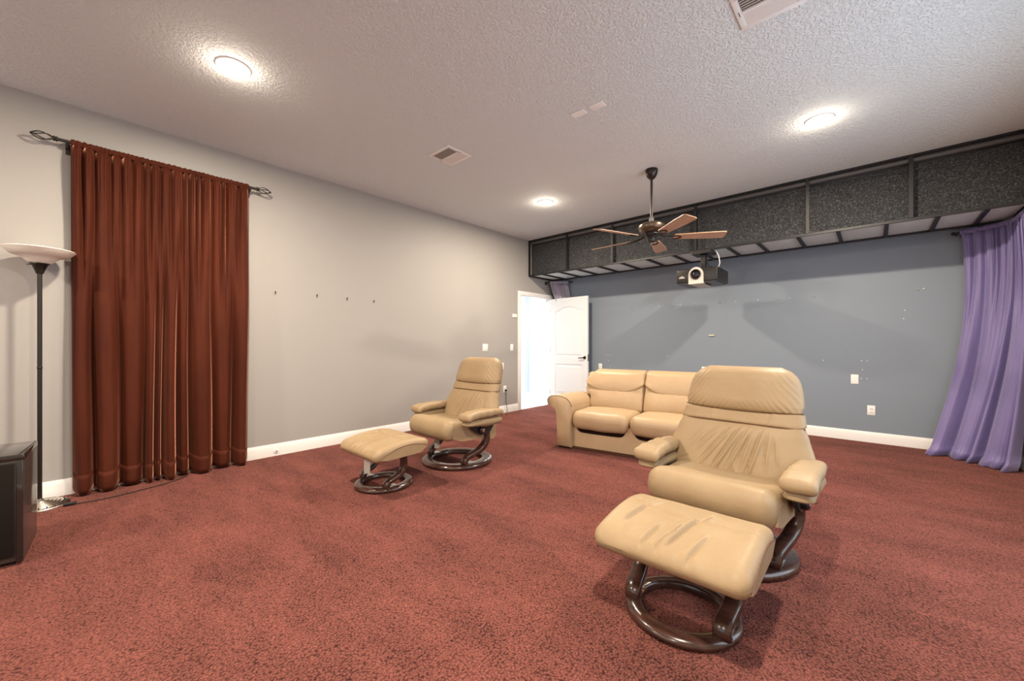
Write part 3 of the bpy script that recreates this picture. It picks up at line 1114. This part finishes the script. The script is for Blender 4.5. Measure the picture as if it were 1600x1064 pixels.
def make_recliner(label, loc, rz, group):
    L, P_ = M['leather'], M['piping']
    t = thing('recliner', label, 'recliner', loc, rz, group)
    base_ring(.352, .245).build('ring_base', M['wood'], t, angle=50)
    for s in (-1, 1):
        lg = s_leg(s).build('leg', M['wood'], t, angle=60)
        br = MB()
        br.rbox(s * .262 - .034, s * .262 + .034, -.115, -.03, .046, .052, .002, 1)
        tag(br.build('foot_bracket', M['chrome'], lg), 'polished steel bracket at the foot')
    # mechanism under the seat
    mc = MB()
    mc.rbox(-.30, .30, .03, .14, .285, .325, .008).rbox(-.22, .22, -.20, .10, .295, .315, .006)
    mc.build('seat_mechanism', M['black_plastic'], t)
    for s in (-1, 1):
        sm = MB()
        sm.prism([(-.19, .445), (.15, .42), (.15, .38), (.10, .32), (-.02, .315), (-.08, .35)], s * .340, s * .362, 'x')
        sup = sm.build('arm_support', M['black_plastic'], t, smooth=False)
        MB().lathe([(0, s * .398), (.024, s * .396), (.033, s * .386), (.033, s * .36), (.02, s * .345)], (0, -.015, .365), 20, 'x').build('tension_knob', M['black_plastic'], sup)
        MB().lathe([(0, s * .402), (.017, s * .401), (.018, s * .396)], (0, -.015, .365), 18, 'x').build('knob_cap', M['chrome'], sup)

    # seat cushion: dished top, waterfall front
    def seat(x, y, z):
        u, v = x / .32, y / .30           # v -1 front, 1 back
        front = smoothstep(-.25, -1, v)
        if z > 0:
            zz = z * (1 + .12 * front) - .018 * (1 - u * u) * smoothstep(-.7, .4, v) + .022 * front * (1 - .25 * u * u) * smoothstep(-1.02, -.6, v)
        else:
            zz = z * (1 + .30 * front)
        yy = y - .03 * front * (1 - .35 * u * u)
        xx = x * (1 - .07 * smoothstep(.1, 1, v))
        zz += .0055 * noise.noise((x * 7, y * 7, 1)) - .035 * (v * .5 - .1) * .6
        if abs(u) > .8 and z > -.02:
            zz += .003 * sin(y * 150) * (abs(u) - .8) / .2
        return (xx, yy, zz)
    MB().cushion((0, -.065, .375), (.635, .60, .155), .072, seat, (44, 44, 18)).build('seat_cushion', L, t, angle=180)

    def side(x, y, z):
        return (x, y, z + .05 * smoothstep(-.2, .2, y) * (1 if z < 0 else 0) * 0)
    for s in (-1, 1):
        MB().prism([(-.30, .36), (-.315, .32), (-.22, .285), (.0, .27), (.20, .24), (.235, .27), (.235, .40), (-.28, .40)], s * .298, s * .318, 'x').build('side_panel', L, t, smooth=False)
    # backrest
    back_part(.315, .700, (.060, .026), .05, WRINK, 140, 80).build('back_cushion', L, t, angle=70)
    back_part(.700, .776, (.062, .012), .05, [(-.12, .80, -.15, .69, .010, .004), (.2, .8, .17, .69, .01, .004)], 64, 18).build('back_band', L, t, angle=70)
    back_part(.776, 1.035, (.068, .048), .045, None, 120, 70, pleat=.0042, curve=.012, cap=True).build('headrest', L, t, angle=70)
    # dark seam cords between the slices
    for z in (.697, .774):
        pts = []
        w = smooth_table(BACK_W, z)
        yc = smooth_table(BACK_Y, z)
        for i in range(25):
            u = -1 + 2 * i / 24
            pts.append((u * (w - .006), yc - .066 + .050 * abs(u) ** 6, z + (.010 * (u * u - .4) if z > .75 else 0)))
        MB().tube(pts, .0035, 6).build('seam_piping', P_, t)
    # rear shell
    def shell(u, v):
        z = .34 + .66 * v
        w = smooth_table(BACK_W, z) * .93
        a = -1 + 2 * u
        return (a * w, smooth_table(BACK_Y, z) + .052 * (1 - .4 * abs(a) ** 4), z)
    MB().grid(20, 20, shell).solid(.012, (0, 1, 0)).build('back_shell', L, t, angle=180)

    # arm pads: upper pad over a wedge, joined by a puckered seam
    for s in (-1, 1):
        def pad(x, y, z, s=s):
            v = y / .245
            wv = 1.0 + .12 * smoothstep(-.2, -1, v) - .20 * smoothstep(.1, 1, v)
            zz = z * (1.0 - .25 * smoothstep(.2, 1, v)) + .010 * (1 - v * v) - .012 * smoothstep(.55, 1, -v)
            zz += .005 * noise.noise((x * 12, y * 12, s)) + .0035 * sin(y * 70 + x * 20) * (abs(x) / .07) ** 2
            return (x * wv + s * .02 * v * 0, y, zz)
        pd = MB().cushion((s * .380, -.01, .514), (.144, .49, .072), .033, pad, (20, 36, 12)).build('arm_pad', L, t, angle=180)

        def wedge(x, y, z, s=s):
            v = y / .235
            zz = z * (1.0 - .25 * smoothstep(0, 1, v))
            q = max(0, -z / .05) ** 2
            if z < 0:
                zz *= 1 - .62 * smoothstep(.4, -1, v)
            return (x * (1.0 + .1 * smoothstep(-.2, -1, v)) * (1 - .34 * q), y * (1 - .10 * q), zz)
        MB().cushion((s * .378, -.005, .440), (.118, .46, .100), .045, wedge, (16, 28, 10)).build('arm_wedge', L, pd, angle=180)
        pp = []
        for i in range(33):
            a = 2 * pi * i / 32
            c_, s_ = cos(a), sin(a)
            sgn = lambda q: (1 if q > 0 else -1)
            ex = .30
            pp.append((s * .381 + .0665 * 1.02 * sgn(c_) * abs(c_) ** ex * (1.05 if s_ < 0 else .80), -.01 + .238 * sgn(s_) * abs(s_) ** ex, .484 + .002 * sin(i * 5)))
        MB().tube(pp[:-1], .0035, 6, closed=True).build('arm_seam', P_, pd)
    return t


def make_ottoman(label, loc, rz, group):
    L = M['leather']
    t = thing('ottoman', label, 'ottoman', loc, rz, group)
    base_ring(.238, .168, .040).build('ring_base', M['wood'], t, angle=50)
    for s in (-1, 1):
        lg = s_leg(s, foot=(-.085, .028), top=(.055, .285), x0=.185, x1=.205, w=.068, t=.034).build('leg', M['wood'], t, angle=60)
        br = MB()
        br.rbox(s * .185 - .03, s * .185 + .03, -.072, -.005, .043, .049, .002, 1)
        tag(br.build('foot_bracket', M['chrome'], lg), 'polished steel bracket at the foot')
    MB().rbox(-.23, .23, -.02, .11, .262, .282, .004).build('cross_plate', M['black_plastic'], t)
    seg = [(-.175, .055, .19, .045, .006, .006), (-.175, .055, -.20, -.13, .008, .006), (-.175, .06, -.15, .17, .007, .004), (-.175, .055, -.245, .10, .008, .004), (.055, .05, .005, -.20, .008, .007),
           (.07, .05, .095, .16, .008, .005), (.02, .0, -.02, -.235, .007, .004), (-.06, -.06, -.085, -.235, .007, .004), (.13, -.06, .10, -.235, .008, .004), (.19, .045, .27, .06, .007, .004), (-.01, -.10, -.03, -.235, .006, .004)]

    def top(x, y, z):
        u, v = x / .308, y / .25
        crown = (1 - v * v)
        if z > 0:
            zz = z * (.50 + .50 * max(0, crown) ** .6) + .020 * crown - .012 * crown * (1 - u * u) + .0 * u
            zz -= 2.3 * ridge(x, y, seg) + .005 * noise.noise((x * 8, y * 8, 4))
            zz += .0042 * noise.noise((x * 34, y * 3, 9)) * smoothstep(-.25, -.9, v)
        else:
            zz = z * (1 - .30 * abs(v) ** 2.5)
        zz += .020 * v                     # tilted towards the front
        return (x * (1 + .02 * (1 - v * v)), y, zz)
    MB().cushion((0, 0, .335), (.615, .50, .115), .052, top, (170, 120, 16)).build('cushion', L, t, angle=180)
    for s in (-1, 1):
        poly, edge = [], []
        for i in range(17):
            v = -1 + i / 8
            poly.append((v * .215, .322 + .052 * (1 - v * v) + .020 * v))
        low = [(.215, .318 + .02), (.15, .296), (-.15, .288), (-.215, .302)]
        MB().prism(poly + low, s * .302, s * .3135, 'x').build('side_panel', L, t, smooth=False)
        MB().tube([(s * .3115, y, z + .001) for y, z in poly], .0042, 6).build('seam_piping', M['piping'], t)
    def und(x, y, z):
        return (x, y, z + .015 * (y / .22))
    MB().cushion((0, .0, .294), (.52, .38, .024), .012, und, (12, 12, 6)).build('underside_cloth', M['under'], t, angle=180)
    return t


REC_N, REC_F = (4.045, 2.545, 0), (1.562, 2.61, 0)
OTT_N, OTT_F = (4.055, 1.795, 0), (1.632, 1.755, 0)
rec = make_recliner('tan leather recliner turned side-on before the sofa, its headrest hiding part of it', REC_N, radians(-3), 'tan leather recliners')
rec_f = dup(rec, REC_F, radians(0), 'tan leather recliner standing by the plain grey wall, paper tag on its leg')
ott = make_ottoman('tan leather ottoman in front of the recliner that hides the sofa', OTT_N, radians(0), 'tan leather ottomans')
ott_f = dup(ott, OTT_F, radians(0), 'tan leather ottoman in front of the recliner by the plain grey wall')
rec['label'] = 'tan leather recliner that hides one end of the sofa'
# paper tags hang from the far pair only
for root, x, y, z in ((rec_f, -.165, -.13, .175), (ott_f, -.06, -.12, .16)):
    tg = MB().box(-.026, .026, -.001, .001, -.115, .0)
    o = tg.build('care_tag', M['tag'], root, smooth=False)
    o.location = (x, y, z + .06)
    o.rotation_euler = (0, 0, radians(38))
    tag(o, 'pale paper tag hanging under the seat')

# ------------------------------------------------------------------ sofa
SO = thing('sofa', 'sand leather two-seat sofa with rolled arms before the blue-grey wall', 'sofa', (1.99, 3.69, 0), radians(8.5))
LS = M['leather_sofa']
SW, AW, CW = 1.70, .20, .65
x_l = AW - .02
# plinth with scooped openings under each seat
pl = [(AW - .03, .025), (SW - AW + .03, .025), (SW - AW + .03, .30)]
for k in (1, 0):
    a, b = x_l + k * CW + .03, x_l + (k + 1) * CW - .03
    pl.append((b, .30))
    for i in range(41):
        q = i / 40
        pl.append((b + (a - b) * q, .30 - .115 * (1 - abs(2 * q - 1) ** 12)))
    pl.append((a, .30))
pl.append((AW - .03, .30))
MB().prism(pl, .075, .10, 'y').build('plinth', LS, SO, smooth=False)
MB().box(AW - .02, SW - AW + .02, .16, .72, .05, .30).build('seat_frame', M['under'], SO, smooth=False)
MB().box(.02, SW - .02, .05, .80, 0.0, .03).build('base_board', M['under'], SO, smooth=False)
for k in range(2):
    xc = x_l + CW * (k + .5)

    def sc(x, y, z, k=k):
        u, v = x / (CW / 2), y / .33
        front = smoothstep(-.2, -1, v)
        zz = z * (1 + .10 * front) if z > 0 else z * (1 + .45 * front * (1 - .25 * u * u))
        if z > 0:
            zz += .016 * (1 - u * u) * (1 - v * v) - .02 * smoothstep(0, 1, v)
        zz += .004 * noise.noise((x * 6, y * 6, k))
        return (x, y - .02 * front * (1 - u * u), zz)
    cu = MB().cushion((xc, .345, .345), (CW - .008, .68, .165), .078, sc, (40, 40, 18)).build('seat_cushion', LS, SO, angle=180)
    tag(cu)

    def sb(x, y, z, k=k, lower=True):
        pass
    for nm, z0, z1, fr, bl, rr in (('lumbar_cushion', .38, .725, .075, .035, .05), ('back_cushion', .60, .865, .085, .05, .07)):
        H = z1 - z0

        def bc(x, y, z, z0=z0, H=H, fr=fr, bl=bl, k=k, nm=nm):
            v = z / H + .5
            u = x / .5
            zz = z0 + H * v
            out = -1 if k == 0 else 1
            up = smoothstep(.50, .86, zz)
            # outer edge flares into an ear above the arm, upper corner rounded
            ear = .075 * smoothstep(.53, .62, zz) * (1 - .9 * smoothstep(.66, .90, zz))
            rnd = .05 * smoothstep(.70, .88, zz) ** 2
            wO = CW / 2 + ear - rnd
            wI = CW / 2 + .004
            X = u * (wO if u * out > 0 else wI)
            yc = .60 + .17 * smoothstep(.36, .95, zz)
            dep = y / .1
            if nm == 'back_cushion':     # smile-shaped lower edge
                sm_ = (1 - v) ** 1.5
                zz += sm_ * (.150 * (u * u) ** 1.15 - .050)
            else:
                zz += max(0, v) ** 2 * .055 * (u * u) ** 1.1 * smoothstep(.4, 1, v) * .0
            if dep < 0:
                bul = (max(0, sin(pi * min(1, max(0, v)))) ** .6) * (1 - abs(u) ** 4)
                off = dep * 2 * (fr + bl * bul)
                if nm == 'lumbar_cushion':
                    off -= .0018 * sin(X * 75 + zz * 20) * smoothstep(.3, .9, v) * -dep * 2
                else:
                    off -= .003 * sin((zz * 70 - abs(X) * 60)) * smoothstep(.6, .95, abs(u)) * smoothstep(.6, .1, v) * -dep * 2
            else:
                off = dep * 2 * .06
            return (X, yc + off, zz)
        b0 = MB().cushion((xc, 0, 0), (1.0, .1, H), rr, bc, (48, 10, 34)).build(nm, LS, SO, angle=180)
    # curved seam between the two
    pts = []
    for i in range(25):
        u = -1 + i / 12
        zz = .553 + .150 * (u * u) ** 1.15
        yc = .60 + .17 * smoothstep(.36, .95, zz)
        pts.append((xc + u * (CW / 2 - .02), yc - .088 + .03 * abs(u) ** 6, zz))
    MB().tube(pts, .004, 6).build('back_seam', M['piping'], SO)
# rear body of the back
MB().cushion((SW / 2, .745, .42), (SW - .12, .13, .80), .05, lambda x, y, z: (x, y + .10 * smoothstep(-.1, .4, z), z), (30, 8, 24)).build('back_body', LS, SO, angle=180)


def arm_profile(out):
    """front outline of the rolled arm, x outwards from the inner face"""
    p = [(.0, .02), (.17, .02), (.172, .20), (.178, .35), (.195, .43), (.225, .465), (.268, .48), (.292, .505), (.296, .535), (.280, .565), (.245, .585), (.18, .592), (.10, .585), (.045, .565), (.01, .53), (-.012, .48), (-.01, .40), (.0, .25)]
    return p


for s in (-1, 1):
    inner = AW - .01 if s < 0 else SW - AW + .01
    prof = arm_profile(s)
    n_ = len(prof)
    secs = []
    ys = [.0, .012, .035, .2, .4, .55, .66, .74, .78]
    ins = [.018, .004, 0, 0, 0, 0, 0, .006, .03]
    cx_, cz_ = .12, .33
    vs, fs = [], []
    for y, q in zip(ys, ins):
        rise = -.02 * smoothstep(.3, .78, y)
        for (a, z) in prof:
            k = 1 - q / .2
            aa, zz = cx_ + (a - cx_) * k, cz_ + (z - cz_) * (1 - q / .35)
            if zz > .4:
                zz += .02 * (1 - smoothstep(0, .5, y)) * 0 + rise
            vs.append((inner + s * aa, y, max(.012, zz)))
    m_ = len(ys)
    for i in range(m_ - 1):
        for k in range(n_):
            fs.append((i * n_ + k, i * n_ + (k + 1) % n_, (i + 1) * n_ + (k + 1) % n_, (i + 1) * n_ + k))
    fs.append(tuple(range(n_)))
    fs.append(tuple((m_ - 1) * n_ + k for k in range(n_)))
    ar = MB().add(vs, fs).build('arm', LS, SO, angle=50)
    pts = [(inner + s * (cx_ + (a - cx_) * .985), .010, cz_ + (z - cz_) * .985) for a, z in prof[3:16]]
    MB().tube(pts, .0045, 6).build('arm_piping', M['piping'], ar)

# ------------------------------------------------------------------ floor lamp
lp = thing('floor_lamp', 'dark bronze torchiere floor lamp with alabaster glass bowl beside the rust curtain', 'floor lamp', (.205, -.165, 0))
rib_ = [(.152, 0), (.152, .009), (.146, .013)]
for i in range(6):
    r_ = .140 - i * .018
    rib_ += [(r_, .0145 + i * .0048), (r_ - .006, .0215 + i * .0048), (r_ - .012, .0185 + i * .0048)]
MB().lathe(rib_ + [(.024, .048), (.016, .058), (0, .058)], n=56).build('lamp_base', M['nickel'], lp, angle=60)
for k in range(22):
    a = 2 * pi * k / 22
    MB().tube([(r * cos(a), r * sin(a), .0145 + (.143 - r) * .27) for r in (.118, .128, .140)], [.003, .006, .004], 6).build('base_slot', M['dark_hole'], lp)
MB().lathe([(.0125, .05), (.0125, 1.70)], n=16).build('lamp_pole', M['bronze'], lp)
MB().lathe([(.013, 1.0), (.0145, 1.002), (.0145, 1.012), (.013, 1.014)], n=16).build('pole_joint', M['bronze'], lp)
MB().lathe([(0, 1.685), (.018, 1.687), (.022, 1.70), (.034, 1.735), (.042, 1.752), (.052, 1.757), (.050, 1.764), (0, 1.764)], n=28).build('lamp_cup', M['bronze'], lp)
MB().tube([(0, -.0, 1.755), (-.02, -.045, 1.752), (-.025, -.062, 1.751)], .003, 6).build('switch_key', M['bronze'], lp)
prof = [(.045, 1.760), (.062, 1.769), (.082, 1.788), (.102, 1.806), (.124, 1.812), (.145, 1.820), (.166, 1.843), (.180, 1.858)]
MB().lathe(prof + [(r - .004, z + .005) for r, z in reversed(prof)], n=56, closed=True).build('lamp_shade', M['alabaster'], lp, angle=60)
cd = MB()
cd.tube([(.34, -.02, .012), (.36, .03, .010), (.37, .12, .008), (.36, .22, .008), (.33, .36, .008), (.28, .52, .008), (.22, .62, .01), (.16, .68, .01)], .0035, 6)
cdo = thing('power_cord', 'thin black cord with switch lying on carpet below the rust curtain', 'cord', (.34, .1, 0))
cd.build('cord', M['cable_black'], cdo, True)
MB().rbox(.325, .355, -.05, .015, .006, .024, .006, 2).build('cord_switch', M['cable_black'], cdo, True)

# ------------------------------------------------------------------ subwoofer cabinet
sp = thing('subwoofer', 'black lacquered speaker cabinet standing before the floor lamp', 'speaker', (1.295, -.18, 0), radians(-4))
# local: x runs back to the wall (negative), y runs to the rear of the room (negative)
SD, SWD, SH = .42, .50, .587
MB().rbox(-SD, 0, -SWD, 0, .018, SH - .03, .006, 2).build('cabinet', M['speaker_side'], sp)
MB().rbox(-SD - .002, .003, -SWD - .002, .003, SH - .032, SH, .007, 2).build('top_plate', M['gloss_black'], sp)
MB().rbox(-.004, .014, -SWD + .03, -.032, .05, SH - .04, .006, 2).build('grille', M['grille'], sp)
MB().rbox(-.01, .008, -.026, -.001, .02, SH - .034, .004, 2).build('corner_post', M['gloss_black'], sp)
for x in (-.36, -.05):
    for y in (-.44, -.05):
        MB().lathe([(.02, 0), (.022, .018)], (x, y, 0), 14).build('rubber_foot', M['black_plastic'], sp)


# ------------------------------------------------------------------ wall plates, anchors and small things
def wall_plate(name, label, cat, wall, pos, z, w=.07, h=.115, kind='blank', group=None):
    """wall: 'left' (x = 0) or 'back' (y = YB)"""
    if wall == 'left':
        t = thing(name, label, cat, (0, pos, z), 0, group)
        B = lambda m, a0, a1, b0, b1, d0, d1, r=.002: m.rbox(d0, d1, a0, a1, b0, b1, r, 1)
    else:
        t = thing(name, label, cat, (pos, YB, z), 0, group)
        B = lambda m, a0, a1, b0, b1, d0, d1, r=.002: m.rbox(a0, a1, -d1, -d0, b0, b1, r, 1)
    B(MB(), -w / 2, w / 2, -h / 2, h / 2, 0, .006, .003).build('plate', M['white_plastic'], t)
    if kind == 'switch':
        n = max(1, round(w / .07))
        for i in range(n):
            c = (i - (n - 1) / 2) * .046
            B(MB(), c - .016, c + .016, -.033, .033, .005, .0095).build('rocker', M['white'], t)
    elif kind == 'outlet':
        for q in (-.02, .02):
            f = B(MB(), -.017, .017, q - .014, q + .014, .005, .0085).build('socket', M['white'], t)
            hs = MB()
            for dx in (-.0065, .0065):
                B(hs, dx - .0012, dx + .0012, q - .002, q + .007, .0084, .0092, .0003)
            hs.build('pin_slot', M['dark_hole'], f)
    return t


wall_plate('light_switch', 'white double rocker switch plate above the recliner by the grey wall', 'switch', 'left', 4.50, 1.118, .116, .116, 'switch')
wall_plate('light_switch', 'white single rocker switch plate beside the doorway casing', 'switch', 'left', 5.14, 1.115, .07, .115, 'switch')
th = thing('thermostat', 'small white thermostat above the single switch by the doorway', 'thermostat', (0, 5.212, 1.672))
MB().rbox(0, .014, -.055, .055, -.03, .03, .004, 2).build('housing', M['white_plastic'], th)
MB().rbox(.013, .0155, -.04, .02, -.014, .016, .002, 1).build('display', M['white'], th)
wall_plate('wall_outlet', 'white outlet plate low on grey wall behind the recliner back', 'outlet', 'left', 4.965, .405, .07, .115, 'outlet')
wall_plate('wall_outlet', 'white data plate on grey wall peeping past the recliner headrest', 'outlet', 'left', 4.90, .80, .07, .115)
wall_plate('wall_outlet', 'blank white plate on the blue-grey wall between sofa and violet curtain', 'outlet', 'back', 4.503, .747, .072, .115)
wall_plate('wall_outlet', 'white twin socket low on the blue-grey wall above the baseboard', 'outlet', 'back', 4.653, .384, .072, .115, 'outlet')
wall_plate('wall_outlet', 'white plate on the blue-grey wall between door edge and sofa back', 'outlet', 'back', 1.007, .764, .07, .115, 'outlet')
wall_plate('wall_outlet', 'white plate on blue-grey wall peeping over the recliner headrest', 'outlet', 'back', 2.775, .775, .07, .115)
cdp = thing('power_cord', 'black cord hanging from the outlet behind the recliner by the grey wall', 'cord', (.03, 4.96, .2))
MB().tube([(.006, 4.965, .385), (.04, 4.96, .375), (.045, 4.95, .30), (.05, 4.945, .20), (.06, 4.955, .10), (.06, 4.96, .02), (.10, 4.9, .008), (.2, 4.8, .008)], .0045, 8).build('cord', M['cable_black'], cdp, True)
MB().rbox(.008, .04, 4.95, 4.98, .37, .40, .004, 1).build('plug', M['cable_black'], cdp, True)

cx = thing('cable_jack', 'small round white cable jack in the baseboard beside the rust curtain', 'jack', (.016, 1.438, .05))
MB().lathe([(.024, 0), (.024, .004), (.018, .007), (0, .007)], n=20, axis='x').build('plate', M['white_plastic'], cx)
MB().lathe([(.006, .006), (.006, .012), (0, .012)], n=10, axis='x').build('socket', M['dark_hole'], cx)

hk0 = None
for i, (y, z) in enumerate(((1.432, 1.728), (1.856, 1.733), (2.205, 1.726), (2.552, 1.723))):
    labs = ['small dark picture nail in the grey wall closest to the rust curtain', 'small dark picture nail in the grey wall, second along from the rust curtain',
            'small dark picture nail in the grey wall, third along from the rust curtain', 'small dark picture nail in the grey wall, fourth along from the rust curtain']
    m = MB().lathe([(0, .016), (.007, .015), (.007, .012), (.003, .011), (.003, 0)], (0, 0, 0), 8, 'x').box(0, .003, -.003, .003, -.028, 0)
    o = m.build('picture_nail', M['iron'])
    o.location = (0, y, z)
    tag(o, labs[i], 'nail', 'picture nails in the grey wall')

am = MB().lathe([(0, -.009), (.005, -.008), (.008, -.005), (.009, 0)], (0, 0, 0), 10, 'y')
a0 = am.build('screw_anchor', M['nickel'])
row = [(1.615, 1.79), (1.955, 1.785), (2.32, 1.785), (2.655, 1.784), (2.995, 1.784), (3.385, 1.786), (3.72, 1.786), (4.108, 1.786), (5.045, 1.789)]
first = True
for x, z in row:
    o = a0 if first else a0.copy()
    if not first:
        COL.objects.link(o)
    first = False
    o.location = (x, YB, z)
    nth = ['first', 'second', 'third', 'fourth', 'fifth', 'sixth', 'seventh', 'eighth', 'ninth'][row.index((x, z))]
    tag(o, 'small round metal anchor, %s from the open door in the level row over the sofa' % nth, 'anchor', 'wall anchors in a level row')
bm_ = MB().lathe([(0, -.003), (.0045, -.002), (.0055, 0)], (0, 0, 0), 8, 'y')
b0 = bm_.build('wall_plug', M['white_plastic'])
spots = [('above the blank white plate', [(4.565, .975, 'upper, nearer the sofa,'), (4.615, .975, 'upper, nearer the violet curtain,'), (4.575, .865, 'middle single'), (4.565, .76, 'lower, nearer the plate,'), (4.615, .76, 'lower, farther from the plate,')]),
         ('by the violet curtain', [(4.94, 1.565, 'upper of an upright pair'), (4.93, 1.47, 'lower of an upright pair'), (5.09, 1.80, 'high')]),
         ('between door edge and sofa', [(1.13, .975, 'upper, nearer the door,'), (1.20, .975, 'upper, nearer the sofa,'), (1.17, .88, 'middle'), (1.20, .79, 'lowest')]),
         ('above the sofa', [(2.08, 1.79, 'door-side high'), (2.42, 1.80, 'second high'), (3.20, 1.79, 'third high'), (3.48, 1.795, 'fourth high'), (3.85, 1.79, 'curtain-side high'), (2.22, .98, 'low, door-side'), (4.2, .97, 'low, curtain-side')])]
first = True
for where, pts in spots:
    for x, z, which in pts:
        o = b0 if first else b0.copy()
        if not first:
            COL.objects.link(o)
        first = False
        o.location = (x, YB, z)
        tag(o, 'tiny white wall plug, ' + which + ' ' + where, 'wall plug', 'wall plugs ' + where)
tag(MB().rbox(2.845, 2.92, YB - .022, YB, 1.297, 1.313, .003, 1).build('wall_clip', M['yellow_clip']), 'pale yellow plastic clip stuck on the blue-grey wall over the sofa', 'clip')
